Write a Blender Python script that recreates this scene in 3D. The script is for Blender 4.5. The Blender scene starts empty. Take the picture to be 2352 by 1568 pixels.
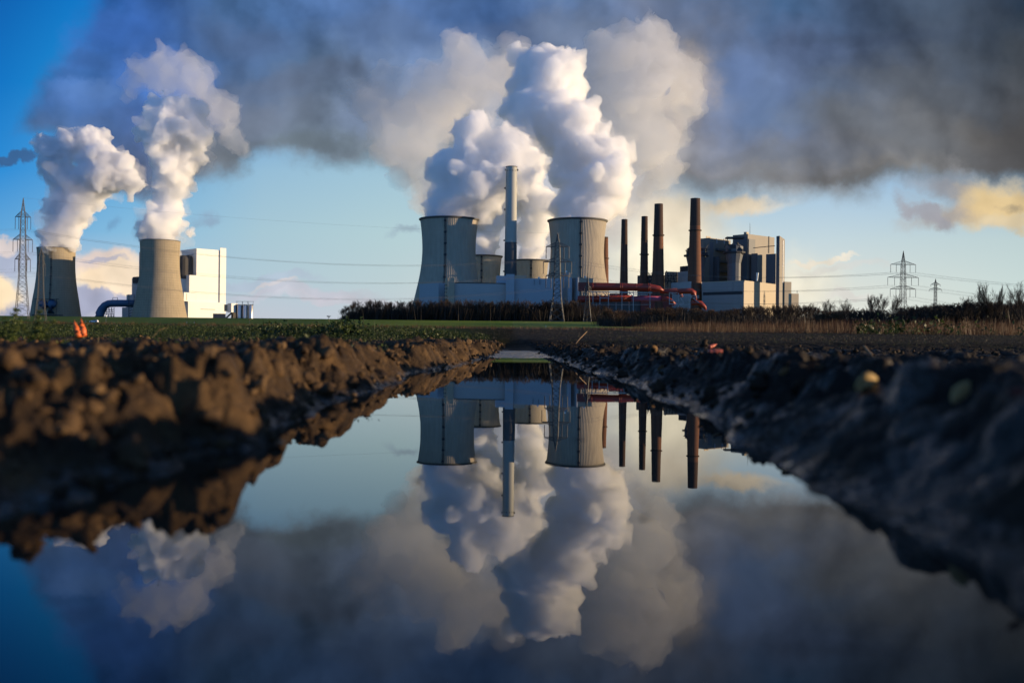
import bpy, bmesh, math, random
import numpy as np
from mathutils import Vector, Matrix

# ---------------------------------------------------------------- camera, light, exposure
SC = bpy.context.scene
COL = SC.collection
R = math.radians
H = 0.15                      # camera height above the puddle
ROLL = 0.0100
F = 2287.0                    # focal length in units of the 2352 px wide photograph
CX, CY = 1176.0, 784.5
CR, SR = math.cos(ROLL), math.sin(ROLL)
SUN_EL, SUN_AZ = R(4.5), R(90.0)      # azimuth clockwise from the view direction (+Y)

cam_d = bpy.data.cameras.new("camera")
cam = bpy.data.objects.new("camera", cam_d); COL.objects.link(cam)
cam.matrix_world = Matrix.Translation((0, 0, H)) @ Matrix.Rotation(R(90), 4, 'X') @ Matrix.Rotation(ROLL, 4, 'Z')
cam_d.sensor_width = 36.0
cam_d.lens = 36.0 * F / 2352.0
cam_d.clip_start = 0.05
cam_d.clip_end = 40000
cam_d.dof.use_dof = True
cam_d.dof.focus_distance = 28.0
cam_d.dof.aperture_fstop = 3.6
SC.camera = cam

SC.view_settings.view_transform = 'Standard'
SC.view_settings.look = 'None'
SC.view_settings.exposure = 0.5
SC.view_settings.gamma = 1.0
SC.view_settings.use_curve_mapping = False
cy = SC.cycles
cy.max_bounces = 16; cy.diffuse_bounces = 3; cy.glossy_bounces = 4; cy.transmission_bounces = 2
cy.volume_bounces = 12; cy.transparent_max_bounces = 12
cy.use_denoising = True
cy.caustics_reflective = False; cy.caustics_refractive = False
cy.sample_clamp_indirect = 6.0

sun_d = bpy.data.lights.new("sun", 'SUN')
sun_d.energy = 5.0
sun_d.angle = R(0.6)
sun_d.color = (1.0, 0.75, 0.46)
sun = bpy.data.objects.new("sun", sun_d); COL.objects.link(sun)
SUNV = Vector((math.cos(SUN_EL)*math.sin(SUN_AZ), math.cos(SUN_EL)*math.cos(SUN_AZ), math.sin(SUN_EL)))
sun.rotation_euler = SUNV.to_track_quat('Z', 'Y').to_euler()
sun.location = (60, -10, 40)

def s2l(c):
    out = []
    for v in c:
        v = v/255.0
        out.append(v/12.92 if v <= 0.04045 else ((v+0.055)/1.055)**2.4)
    return tuple(out)

# ---------------------------------------------------------------- node expression helper
class G:
    """tiny helper: math on sockets"""
    def __init__(s, nt): s.nt = nt
    def n(s, t, **kw):
        x = s.nt.nodes.new(t)
        for k, v in kw.items(): setattr(x, k, v)
        return x
    def put(s, sock, v):
        if isinstance(v, bpy.types.NodeSocket): s.nt.links.new(v, sock)
        else:
            if hasattr(sock.default_value, '__len__') and not hasattr(v, '__len__'): v = (v,)*len(sock.default_value)
            if hasattr(sock.default_value, '__len__') and len(sock.default_value) == 4 and len(v) == 3: v = tuple(v)+(1.0,)
            sock.default_value = v
    def m(s, op, a, b=None, c=None, clamp=False):
        x = s.n('ShaderNodeMath', operation=op, use_clamp=clamp)
        s.put(x.inputs[0], a)
        if b is not None: s.put(x.inputs[1], b)
        if c is not None: s.put(x.inputs[2], c)
        return x.outputs[0]
    def v(s, op, a, b=None, c=None, scale=None):
        x = s.n('ShaderNodeVectorMath', operation=op)
        s.put(x.inputs[0], a)
        if b is not None: s.put(x.inputs[1], b)
        if c is not None: s.put(x.inputs[2], c)
        if scale is not None: s.put(x.inputs['Scale'], scale)
        return x.outputs['Value'] if op in ('LENGTH', 'DOT_PRODUCT', 'DISTANCE') else x.outputs['Vector']
    def sep(s, a):
        x = s.n('ShaderNodeSeparateXYZ'); s.put(x.inputs[0], a); return x.outputs
    def comb(s, a, b, c):
        x = s.n('ShaderNodeCombineXYZ')
        for i, q in enumerate((a, b, c)): s.put(x.inputs[i], q)
        return x.outputs[0]
    def noise(s, vec, scale, detail=4, rough=0.5, color=False, lac=2.0, dist=0.0):
        x = s.n('ShaderNodeTexNoise')
        s.put(x.inputs['Vector'], vec); s.put(x.inputs['Scale'], scale)
        x.inputs['Detail'].default_value = detail; x.inputs['Roughness'].default_value = rough
        x.inputs['Lacunarity'].default_value = lac; x.inputs['Distortion'].default_value = dist
        return x.outputs['Color'] if color else x.outputs['Fac']
    def vor(s, vec, scale, feature='F1', out='Distance', rand=1.0):
        x = s.n('ShaderNodeTexVoronoi', feature=feature)
        s.put(x.inputs['Vector'], vec); s.put(x.inputs['Scale'], scale); x.inputs['Randomness'].default_value = rand
        return x.outputs[out]
    def ramp(s, fac, stops, interp='LINEAR'):
        x = s.n('ShaderNodeValToRGB'); s.put(x.inputs[0], fac)
        cr = x.color_ramp; cr.interpolation = interp
        while len(cr.elements) > 1: cr.elements.remove(cr.elements[-1])
        for i, (p, c) in enumerate(stops):
            e = cr.elements[0] if i == 0 else cr.elements.new(p)
            e.position = p
            e.color = (tuple(c)+(1.0,))[:4] if hasattr(c, '__len__') else (c, c, c, 1)
        return x.outputs[0]
    def sm(s, val, a, b, t0=0.0, t1=1.0):
        x = s.n('ShaderNodeMapRange', interpolation_type='SMOOTHSTEP')
        for i, q in enumerate((val, a, b, t0, t1)): s.put(x.inputs[i], q)
        return x.outputs[0]
    def mix(s, f, a, b, mode='MIX'):
        x = s.n('ShaderNodeMix', data_type='RGBA', blend_type=mode)
        s.put(x.inputs['Factor'], f) if False else s.put(x.inputs[0], f)
        s.put(x.inputs[6], a); s.put(x.inputs[7], b)
        return x.outputs[2]

def uvp(x, y):
    """photograph position -> direction plane coordinates (tangent units * 2.287)"""
    dx, dy = (x-CX), (CY-y)
    return ((CR*dx - SR*dy)/1000.0, (SR*dx + CR*dy)/1000.0)

# ---------------------------------------------------------------- sky
world = bpy.data.worlds.new("World"); SC.world = world
world.use_nodes = True
def build_world():
    nt = world.node_tree; nt.nodes.clear(); g = G(nt)
    K = 10.0/1.414
    tc = g.n('ShaderNodeTexCoord')
    d = g.v('NORMALIZE', tc.outputs['Generated'])
    dx, dy, dz = g.sep(d)
    ay = g.m('MAXIMUM', g.m('ABSOLUTE', dy), 0.25)
    U = g.m('MULTIPLY', g.m('DIVIDE', dx, ay), F/1000); V = g.m('MULTIPLY', g.m('DIVIDE', dz, ay), F/1000)
    P = g.comb(U, V, 0.0)
    # warped coordinates: a broad and a fine cloud noise
    n1 = g.v('SUBTRACT', g.noise(P, 4.0, 7, 0.55, True), (0.5, 0.5, 0.5))
    n2 = g.v('SUBTRACT', g.noise(P, 13.0, 6, 0.62, True), (0.5, 0.5, 0.5))
    PW = g.v('ADD', g.v('ADD', P, g.v('SCALE', n1, scale=0.16)), g.v('SCALE', n2, scale=0.07))
    PW2 = g.v('ADD', g.v('ADD', P, g.v('SCALE', n1, scale=0.30)), g.v('SCALE', n2, scale=0.03))
    nf = g.noise(P, 8.0, 8, 0.58)
    # self shading: the cloud noise compared with itself a little towards the sun
    off = g.v('ADD', P, (0.035, 0.015, 0.0))
    relief0 = g.m('SUBTRACT', g.noise(P, 4.0, 6, 0.47), g.noise(off, 4.0, 6, 0.47))
    PB = g.v('ADD', P, g.v('SCALE', n1, scale=0.10))
    def puffs(vec):
        x = g.n('ShaderNodeTexVoronoi', feature='SMOOTH_F1', voronoi_dimensions='2D'); x.normalize = True
        g.put(x.inputs['Vector'], vec); x.inputs['Scale'].default_value = 3.0; x.inputs['Detail'].default_value = 4.0
        x.inputs['Roughness'].default_value = 0.42; x.inputs['Smoothness'].default_value = 0.8
        return x.outputs['Distance']
    bil = g.m('SUBTRACT', puffs(g.v('ADD', PB, (0.030, 0.020, 0.0))), puffs(PB))
    relief = g.m('ADD', g.m('MULTIPLY', relief0, 0.7), g.m('MULTIPLY', bil, 1.6))
    # clear air: the Nishita sky, graded by height and by side
    sky = g.n('ShaderNodeTexSky'); sky.sky_type = 'NISHITA'; sky.sun_disc = False
    sky.sun_elevation = SUN_EL; sky.sun_rotation = SUN_AZ
    sky.air_density = 1.0; sky.dust_density = 0.6; sky.ozone_density = 2.0
    nish = sky.outputs[0]
    def row(stops, Uc=U):   # colour along U for one height
        out = []
        for x, c in stops:
            out.append((min(1, max(0, (uvp(x, 784)[0]+1.3)/2.6)), tuple(q*K for q in s2l(c))))
        return g.ramp(g.m('DIVIDE', g.m('ADD', Uc, 1.3), 2.6, clamp=True), out)
    def field(rows, Uc=U, Vc=V):  # rows: (y, stops) from the horizon upwards
        c = None
        for i, (y, st) in enumerate(rows):
            r = row(st, Uc)
            v = (784-y)/1000.0
            if c is None: c, pv = r, v
            else:
                c = g.mix(g.m('DIVIDE', g.m('SUBTRACT', Vc, pv), v-pv, clamp=True), c, r); pv = v
        return c
    clear = field([
        (760, [(0, (214, 200, 196)), (700, (196, 202, 216)), (1300, (215, 220, 222)), (1700, (240, 236, 222)), (2352, (214, 222, 216))]),
        (650, [(0, (196, 206, 220)), (500, (176, 202, 218)), (900, (190, 210, 215)), (1400, (225, 226, 218)), (1800, (226, 228, 220)), (2352, (204, 221, 219))]),
        (540, [(0, (96, 168, 222)), (300, (136, 190, 225)), (600, (170, 202, 216)), (900, (182, 210, 216)), (1500, (196, 216, 226)), (1900, (198, 217, 225)), (2352, (192, 212, 214))]),
        (400, [(0, (40, 142, 218)), (300, (96, 170, 222)), (600, (152, 192, 218)), (900, (164, 200, 218)), (2000, (160, 196, 228)), (2352, (150, 186, 214))]),
        (200, [(0, (4, 118, 200)), (150, (22, 138, 212)), (400, (60, 140, 210)), (1200, (110, 165, 220)), (2352, (80, 120, 170))]),
        (0, [(0, (2, 98, 180)), (200, (4, 122, 204)), (1200, (70, 135, 205)), (2352, (50, 90, 140))]),
    ])
    high = g.sm(V, 0.85, 1.6)
    col = g.mix(g.m('ADD', g.m('MULTIPLY', high, 0.75), 0.05), clear, g.v('SCALE', nish, scale=1.0))

    def blob(col, x, y, rx, ry, c, k=1.0, soft=0.5, P=PW, rot=0.0, rel=0.6):
        u0, v0 = uvp(x, y)
        q = g.v('MULTIPLY_ADD', col, (1e-8, 1e-8, 1e-8), P)      # keeps the node evaluation in order
        q = g.v('SUBTRACT', q, (u0, v0, 0))
        if rot:
            x_ = g.n('ShaderNodeVectorRotate', rotation_type='Z_AXIS'); g.put(x_.inputs['Vector'], q); x_.inputs['Angle'].default_value = rot
            q = x_.outputs[0]
        q = g.v('MULTIPLY', q, (1000.0/rx, 1000.0/ry, 0))
        mk = g.sm(g.v('LENGTH', q), 1.0+soft*0.5, 1.0-soft, 0.0, k)
        cc = tuple(v*K for v in s2l(c))
        if rel:
            lit = g.m('ADD', 1.0, g.m('MULTIPLY', relief, rel*2.2))
            cc = g.v('SCALE', cc, scale=lit)
        return g.mix(mk, col, cc)

    # low cumulus at the horizon on the left, wisps in the middle, cream glow behind the chimneys
    for b in LOW: col = blob(col, *b[:5], **b[5])
    # the big deck of cloud and drifting steam
    uo = g.sep(PW)
    lower = g.ramp(g.m('DIVIDE', g.m('ADD', uo[0], 1.3), 2.6, clamp=True),
                   [(max(0, min(1, (uvp(x, 784)[0]+1.3)/2.6)), (784-y)/1000.0) for x, y in DECK_EDGE])
    softn = g.ramp(g.m('DIVIDE', g.m('ADD', U, 1.3), 2.6, clamp=True), [(0.0, 0.030), (0.42, 0.045), (0.58, 0.08), (0.72, 0.05), (1.0, 0.06)])
    m1 = g.sm(g.m('DIVIDE', g.m('SUBTRACT', uo[1], lower), softn), -0.9, 0.9)
    # its left flank, a slanting line
    ax, av = uvp(45, 300); bx, bv = uvp(205, 0)
    nx, ny = (bv-av), -(bx-ax); L = math.hypot(nx, ny); nx /= L; ny /= L
    side = g.m('ADD', g.m('MULTIPLY', g.m('SUBTRACT', uo[0], ax), nx), g.m('MULTIPLY', g.m('SUBTRACT', uo[1], av), ny))
    m2 = g.sm(side, -0.035, 0.045)
    dm = g.m('MULTIPLY', g.m('MULTIPLY', m1, m2), g.sm(dx, -0.80, -0.62))
    def grey(c, x=2000):
        if x < 480: return c
        r_, g_, b_ = c; b2 = g_+(b_-g_)*0.66 if b_ > g_ else b_; return (r_+(g_-r_)*0.12, g_, b2)
    rows_ = [(y, [(x, grey(c, x)) for x, c in st]) for y, st in DECK_ROWS]
    uw = g.sep(PW2); deck = field(rows_, uw[0], uw[1])
    deck = g.v('SCALE', deck, scale=g.m('ADD', 1.02, g.m('ADD', g.m('MULTIPLY', relief, 2.1), g.m('MULTIPLY', g.m('SUBTRACT', nf, 0.5), 0.14))))
    for b in OVER: deck = blob(deck, *b[:4], grey(b[4], b[0]), **b[5])
    deck = g.mix(high, deck, tuple(K*v for v in s2l((62, 78, 108))))
    col = g.mix(dm, col, deck)
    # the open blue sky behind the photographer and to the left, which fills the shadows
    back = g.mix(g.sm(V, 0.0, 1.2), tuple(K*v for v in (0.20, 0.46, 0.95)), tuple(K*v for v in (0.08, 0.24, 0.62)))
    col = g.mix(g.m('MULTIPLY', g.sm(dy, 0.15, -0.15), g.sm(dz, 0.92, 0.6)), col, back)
    for b in FRONT: col = blob(col, *b[:5], **b[5])
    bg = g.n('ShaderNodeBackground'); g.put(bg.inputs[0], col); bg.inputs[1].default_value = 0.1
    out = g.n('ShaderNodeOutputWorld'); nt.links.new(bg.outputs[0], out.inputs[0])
    world.cycles.sampling_method = 'MANUAL'; world.cycles.sample_map_resolution = 512

DECK_EDGE = [(0, 310), (60, 325), (130, 335), (200, 372), (290, 445), (470, 430), (560, 415), (585, 390), (610, 360), (650, 362), (700, 385),
             (760, 388), (830, 390), (870, 405), (905, 420), (930, 455), (965, 500), (1010, 560), (1100, 640), (1300, 640), (1420, 560), (1480, 470), (1530, 432),
             (1640, 434), (1750, 440), (1830, 446), (1950, 440), (2040, 430), (2110, 408), (2200, 405), (2352, 400)]
DECK_ROWS = [
    (560, [(0, (150, 170, 195)), (900, (160, 175, 180)), (1000, (150, 160, 180)), (1200, (178, 178, 188)), (1400, (205, 195, 185)), (1550, (200, 190, 175)), (2352, (120, 118, 116))]),
    (400, [(100, (90, 115, 150)), (300, (100, 115, 145)), (500, (108, 116, 132)), (700, (110, 126, 142)), (850, (112, 126, 138)), (930, (156, 168, 178)), (1100, (155, 165, 190)), (1300, (190, 190, 198)),
           (1450, (186, 182, 180)), (1600, (150, 150, 156)), (1780, (114, 117, 126)), (1900, (118, 118, 122)), (2100, (122, 121, 120)), (2352, (96, 94, 92))]),
    (240, [(100, (65, 105, 160)), (300, (75, 110, 172)), (500, (102, 118, 158)), (700, (98, 114, 146)), (800, (120, 140, 178)), (950, (134, 150, 186)), (1150, (140, 150, 180)), (1300, (150, 155, 178)), (1480, (165, 163, 172)),
           (1640, (124, 134, 168)), (1760, (96, 116, 168)), (1900, (86, 102, 136)), (2100, (98, 103, 114)), (2352, (82, 84, 90))]),
    (120, [(100, (55, 105, 168)), (300, (65, 108, 180)), (500, (72, 108, 178)), (700, (84, 112, 162)), (850, (98, 124, 178)), (1050, (100, 124, 178)), (1300, (112, 130, 174)), (1450, (140, 142, 160)), (1580, (128, 132, 152)),
           (1740, (86, 106, 158)), (1900, (76, 95, 142)), (2100, (80, 92, 116)), (2352, (66, 74, 88))]),
    (0, [(100, (30, 108, 188)), (300, (54, 100, 172)), (500, (64, 102, 170)), (700, (76, 114, 190)), (900, (84, 118, 192)), (1100, (68, 106, 186)), (1300, (88, 118, 182)), (1500, (110, 124, 164)), (1650, (84, 106, 156)),
         (1750, (66, 100, 158)), (1950, (70, 92, 138)), (2150, (68, 84, 114)), (2290, (52, 66, 92)), (2352, (38, 54, 80))]),
]
LOW = [
    (120, 712, 330, 34, (172, 176, 198), dict(k=0.8)),
    (300, 700, 240, 26, (176, 178, 198), dict(k=0.7)),
    (10, 690, 70, 22, (150, 160, 188), dict(k=0.8)),
    (-40, 590, 130, 50, (168, 176, 198), dict(k=0.95, soft=0.35)),
    (0, 556, 60, 16, (226, 210, 202), dict(k=0.8)),
    (-10, 655, 75, 38, (252, 226, 186), dict(k=0.95, soft=0.4)),
    (250, 612, 95, 52, (236, 216, 206), dict(k=0.95, soft=0.3)),
    (255, 655, 110, 40, (252, 226, 192), dict(k=0.95, soft=0.4)),
    (300, 640, 70, 60, (250, 228, 200), dict(k=0.9, soft=0.4)),
    (250, 598, 60, 9, (176, 180, 204), dict(k=0.7)),
    (235, 700, 90, 22, (168, 172, 196), dict(k=0.9, soft=0.4)),
    (620, 640, 140, 14, (176, 186, 206), dict(k=0.5)),
    (700, 672, 170, 14, (198, 192, 204), dict(k=0.6)),
    (640, 655, 60, 7, (214, 200, 200), dict(k=0.6)),
    (820, 690, 240, 12, (204, 198, 208), dict(k=0.6)),
    (1560, 600, 170, 110, (252, 238, 206), dict(k=0.9, soft=0.8)),
    (1520, 500, 130, 70, (232, 216, 190), dict(k=0.9, soft=0.7)),
    (1700, 472, 110, 24, (240, 220, 188), dict(k=0.9, soft=0.6)),
    (1820, 640, 120, 60, (250, 240, 214), dict(k=0.7, soft=0.9)),
    (1890, 592, 90, 7, (240, 226, 204), dict(k=0.7)),
    (1960, 668, 60, 10, (226, 220, 214), dict(k=0.6)),
    (1940, 612, 120, 10, (214, 208, 202), dict(k=0.4)),
]
OVER = [
    (1700, 180, 90, 110, (104, 130, 190), dict(k=0.75, soft=0.9)),
    (1790, 275, 120, 50, (98, 122, 172), dict(k=0.6, soft=0.9, rot=-0.3)),
    (1850, 360, 230, 22, (104, 112, 132), dict(k=0.6, soft=0.9)),
    (2000, 300, 260, 40, (104, 110, 122), dict(k=0.7, soft=0.9, rot=0.2)),
    (2130, 210, 230, 30, (92, 100, 116), dict(k=0.6, soft=0.9, rot=0.15)),
    (1980, 90, 200, 26, (66, 82, 120), dict(k=0.6, soft=0.9, rot=-0.1)),
    (2050, 415, 260, 20, (98, 98, 98), dict(k=0.7, soft=0.9)),
    (1700, 418, 150, 22, (118, 120, 128), dict(k=0.7, soft=0.9)),
    (2215, 395, 60, 30, (142, 142, 146), dict(k=0.8, soft=0.8, rot=0.6)),
    (2290, 300, 90, 40, (112, 108, 104), dict(k=0.6, soft=0.9)),
    (250, 70, 120, 46, (62, 108, 184), dict(k=0.8, soft=0.7)),
    (180, 130, 70, 30, (58, 96, 156), dict(k=0.7, soft=0.8)),
    (230, 210, 90, 34, (88, 124, 180), dict(k=0.7, soft=0.8)),
    (560, 90, 120, 50, (82, 108, 168), dict(k=0.7, soft=0.8)),
    (600, 270, 90, 50, (112, 124, 152), dict(k=0.6, soft=0.8)),
    (720, 330, 110, 30, (100, 114, 130), dict(k=0.8, soft=0.7)),
    (900, 60, 130, 50, (86, 114, 176), dict(k=0.7, soft=0.8)),
    (1180, 60, 110, 44, (78, 104, 166), dict(k=0.7, soft=0.8)),
    (1080, 120, 90, 40, (118, 140, 186), dict(k=0.6, soft=0.8)),
    (1320, 60, 130, 60, (116, 132, 170), dict(k=0.6, soft=0.8)),
    (860, 250, 95, 70, (124, 144, 188), dict(k=0.8, soft=0.5)),
    (940, 330, 110, 80, (150, 162, 182), dict(k=0.7, soft=0.7)),
    (1000, 250, 90, 60, (150, 156, 176), dict(k=0.6, soft=0.7)),
    (760, 160, 120, 34, (92, 108, 146), dict(k=0.6, soft=0.8)),
    (640, 190, 90, 26, (98, 112, 148), dict(k=0.5, soft=0.8)),
    (1440, 260, 90, 150, (168, 166, 174), dict(k=0.8, soft=0.7)),
    (1490, 120, 80, 70, (150, 148, 160), dict(k=0.7, soft=0.7)),
    (1500, 340, 80, 80, (186, 182, 184), dict(k=0.9, soft=0.6)),
    (1555, 190, 80, 84, (204, 186, 172), dict(k=0.9, soft=0.8)),
    (1545, 275, 30, 50, (196, 182, 176), dict(k=0.7, soft=0.5)),
    (1590, 245, 44, 16, (118, 130, 156), dict(k=0.6, soft=0.9)),
    (1530, 265, 34, 14, (122, 132, 156), dict(k=0.5, soft=0.9)),
    (1700, 160, 46, 60, (100, 126, 190), dict(k=0.8, soft=0.7)),
    (1740, 250, 60, 60, (90, 120, 184), dict(k=0.5, soft=0.9)),
    (380, 170, 120, 56, (78, 120, 190), dict(k=0.8, soft=0.4)),
    (450, 250, 110, 60, (112, 128, 172), dict(k=0.7, soft=0.6)),
    (170, 170, 70, 20, (52, 92, 148), dict(k=0.6, soft=0.8)),
    (2330, 330, 90, 120, (80, 80, 84), dict(k=0.7, soft=0.7)),
]
FRONT = [
    (2180, 440, 90, 40, (150, 150, 156), dict(k=0.85, soft=0.7)),
    (2230, 490, 150, 34, (172, 164, 158), dict(k=0.95, soft=0.5, rot=-0.25)),
    (2130, 505, 70, 20, (160, 160, 168), dict(k=0.9, soft=0.6, rot=0.5)),
    (2290, 468, 105, 60, (232, 204, 152), dict(k=0.95, soft=0.6)),
    (2300, 522, 100, 26, (222, 202, 164), dict(k=0.9, soft=0.6)),
    (2310, 480, 26, 16, (168, 154, 130), dict(k=0.7, soft=0.7)),
    (30, 366, 60, 14, (60, 96, 142), dict(k=0.9, soft=0.4)),
    (262, 508, 16, 16, (110, 150, 190), dict(k=0.5, soft=0.9)),
    (470, 512, 30, 16, (140, 160, 185), dict(k=0.6, soft=0.8)),
    (930, 545, 34, 12, (150, 170, 184), dict(k=0.7, soft=0.8)),
    (975, 495, 30, 14, (176, 178, 176), dict(k=0.7, soft=0.8)),
]
build_world()
# ---------------------------------------------------------------- helpers
def at(x, y, D):
    """the world point that the photograph shows at (x, y), D metres ahead"""
    dx, dy = (x-CX), (CY-y)
    return Vector(((CR*dx - SR*dy)/F*D, D, H + (SR*dx + CR*dy)/F*D))

def tag(o, label=None, cat=None, group=None, kind=None):
    if label: o['label'] = label
    if cat: o['category'] = cat
    if group: o['group'] = group
    if kind: o['kind'] = kind
    return o

def empty(name, loc, label=None, cat=None, group=None, rz=0.0):
    o = bpy.data.objects.new(name, None); COL.objects.link(o)
    o.location = loc; o.rotation_euler = (0, 0, rz); o.empty_display_size = 0.5
    return tag(o, label, cat, group)

def mesh_obj(name, verts, faces, mat, parent=None, smooth=False):
    me = bpy.data.meshes.new(name)
    if isinstance(verts, np.ndarray) and isinstance(faces, np.ndarray):
        n, k = faces.shape
        me.vertices.add(len(verts)); me.vertices.foreach_set('co', verts.astype(np.float32).ravel())
        me.loops.add(n*k); me.loops.foreach_set('vertex_index', faces.astype(np.int32).ravel())
        me.polygons.add(n); me.polygons.foreach_set('loop_start', np.arange(0, n*k, k, dtype=np.int32))
        me.polygons.foreach_set('loop_total', np.full(n, k, dtype=np.int32))
        me.update(calc_edges=True)
    else:
        me.from_pydata([tuple(v) for v in verts], [], faces); me.update()
    if smooth: me.polygons.foreach_set('use_smooth', np.ones(len(me.polygons), dtype=bool))
    if mat: me.materials.append(mat)
    o = bpy.data.objects.new(name, me); COL.objects.link(o)
    if parent: o.parent = parent
    return o

class MB:
    """collects simple shapes; build() links them as one mesh"""
    def __init__(s): s.v = []; s.f = []
    def add(s, vs, fs):
        b = len(s.v); s.v += [Vector(v) for v in vs]; s.f += [tuple(i+b for i in f) for f in fs]; return s
    def box(s, x0, y0, z0, x1, y1, z1, M=None):
        vs = [Vector((x, y, z)) for z in (z0, z1) for x, y in ((x0, y0), (x1, y0), (x1, y1), (x0, y1))]
        if M: vs = [M @ v for v in vs]
        return s.add(vs, [(3, 2, 1, 0), (4, 5, 6, 7), (0, 1, 5, 4), (1, 2, 6, 5), (2, 3, 7, 6), (3, 0, 4, 7)])
    def prism(s, pts, z0, z1):
        """vertical prism over plan points; z1 may be a list of heights"""
        n = len(pts); zt = z1 if hasattr(z1, '__len__') else [z1]*n
        vs = [(p[0], p[1], z0) for p in pts] + [(p[0], p[1], zt[i]) for i, p in enumerate(pts)]
        return s.add(vs, [tuple(range(n-1, -1, -1)), tuple(range(n, 2*n))] + [(i, (i+1) % n, n+(i+1) % n, n+i) for i in range(n)])
    def bar(s, a, b, w, w2=None, n=4):
        a, b = Vector(a), Vector(b); w2 = w if w2 is None else w2
        d = (b-a)
        if d.length < 1e-6: return s
        q = d.to_track_quat('Z', 'Y')
        vs = []
        for p, r in ((a, w), (b, w2)):
            for i in range(n):
                t = 2*math.pi*(i+0.5)/n
                vs.append(p + q @ Vector((math.cos(t)*r, math.sin(t)*r, 0)))
        fs = [(i, (i+1) % n, n+(i+1) % n, n+i) for i in range(n)]
        fs += [tuple(range(n-1, -1, -1)), tuple(range(n, 2*n))]
        return s.add(vs, fs)
    def path(s, pts, rad, n=10):
        """tube along points with parallel rings"""
        pts = [Vector(p) for p in pts]; rings = []
        rads = rad if hasattr(rad, '__len__') else [rad]*len(pts)
        up = Vector((0, 0, 1))
        for i, p in enumerate(pts):
            d = (pts[min(i+1, len(pts)-1)] - pts[max(i-1, 0)]).normalized()
            u = up if abs(d.z) < 0.95 else Vector((0, 1, 0))
            sx = d.cross(u).normalized(); sy = sx.cross(d).normalized()
            rings.append([p + (sx*math.cos(2*math.pi*k/n) + sy*math.sin(2*math.pi*k/n))*rads[i] for k in range(n)])
        vs = [v for r in rings for v in r]; fs = []
        for i in range(len(pts)-1):
            for k in range(n):
                fs.append((i*n+k, i*n+(k+1) % n, (i+1)*n+(k+1) % n, (i+1)*n+k))
        fs += [tuple(range(n-1, -1, -1)), tuple(range((len(pts)-1)*n, len(pts)*n))]
        return s.add(vs, fs)
    def lathe(s, prof, n=48, c=(0, 0, 0), cap=False):
        vs = []; fs = []
        for r, z in prof:
            for k in range(n):
                t = 2*math.pi*k/n
                vs.append((c[0]+r*math.cos(t), c[1]+r*math.sin(t), c[2]+z))
        for i in range(len(prof)-1):
            for k in range(n):
                fs.append((i*n+k, i*n+(k+1) % n, (i+1)*n+(k+1) % n, (i+1)*n+k))
        if cap: fs += [tuple(range(n-1, -1, -1)), tuple(range((len(prof)-1)*n, len(prof)*n))]
        return s.add(vs, fs)
    def build(s, name, mat, parent=None, smooth=False):
        return mesh_obj(name, s.v, s.f, mat, parent, smooth)

def smooth_by_angle(o, deg=35):
    me = o.data
    me.polygons.foreach_set('use_smooth', np.ones(len(me.polygons), dtype=bool))
    bm = bmesh.new(); bm.from_mesh(me)
    for e in bm.edges:
        if len(e.link_faces) == 2 and e.calc_face_angle(0) > R(deg): e.smooth = False
    bm.to_mesh(me); bm.free()
    return o

# gradient noise on arrays
_rng = np.random.RandomState(7)
_perm = np.tile(_rng.permutation(256), 3)
_grad = _rng.normal(size=(256, 3)); _grad /= np.linalg.norm(_grad, axis=1)[:, None]
def pnoise(p):
    p = np.asarray(p, dtype=np.float64)
    i = np.floor(p).astype(np.int64); f = p - i; i &= 255
    u = f*f*f*(f*(f*6-15)+10)
    out = 0
    for dx in (0, 1):
        wx = u[:, 0] if dx else 1-u[:, 0]
        for dy in (0, 1):
            wy = u[:, 1] if dy else 1-u[:, 1]
            for dz in (0, 1):
                wz = u[:, 2] if dz else 1-u[:, 2]
                h = _perm[_perm[_perm[(i[:, 0]+dx) & 255] + ((i[:, 1]+dy) & 255)] + ((i[:, 2]+dz) & 255)]
                gr = _grad[h]
                out = out + wx*wy*wz*(gr[:, 0]*(f[:, 0]-dx) + gr[:, 1]*(f[:, 1]-dy) + gr[:, 2]*(f[:, 2]-dz))
    return out
def fbm(p, oct=4, gain=0.5, lac=2.03, billow=False):
    a = 1.0; s = 0; p = np.array(p, dtype=np.float64)
    for _ in range(oct):
        n = pnoise(p); s = s + a*(np.abs(n)*2-0.5 if billow else n); a *= gain; p = p*lac + 11.7
    return s

def new_mat(name):
    m = bpy.data.materials.new(name); m.use_nodes = True
    m.node_tree.nodes.clear(); g = G(m.node_tree)
    out = g.n('ShaderNodeOutputMaterial')
    return m, g, out
def bsdf(g, out, col, rough=0.8, spec=0.3, metal=0.0, bump=None, bstr=0.3, bdist=0.1):
    b = g.n('ShaderNodeBsdfPrincipled')
    g.put(b.inputs['Base Color'], col); g.put(b.inputs['Roughness'], rough)
    g.put(b.inputs['Specular IOR Level'], spec); g.put(b.inputs['Metallic'], metal)
    if bump is not None:
        bn = g.n('ShaderNodeBump'); g.put(bn.inputs['Height'], bump)
        bn.inputs['Strength'].default_value = bstr; bn.inputs['Distance'].default_value = bdist
        g.nt.links.new(bn.outputs[0], b.inputs['Normal'])
    g.nt.links.new(b.outputs[0], out.inputs[0])
    return b
def objco(g): return g.n('ShaderNodeTexCoord').outputs['Object']
def geoco(g): return g.n('ShaderNodeNewGeometry').outputs['Position']
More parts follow.
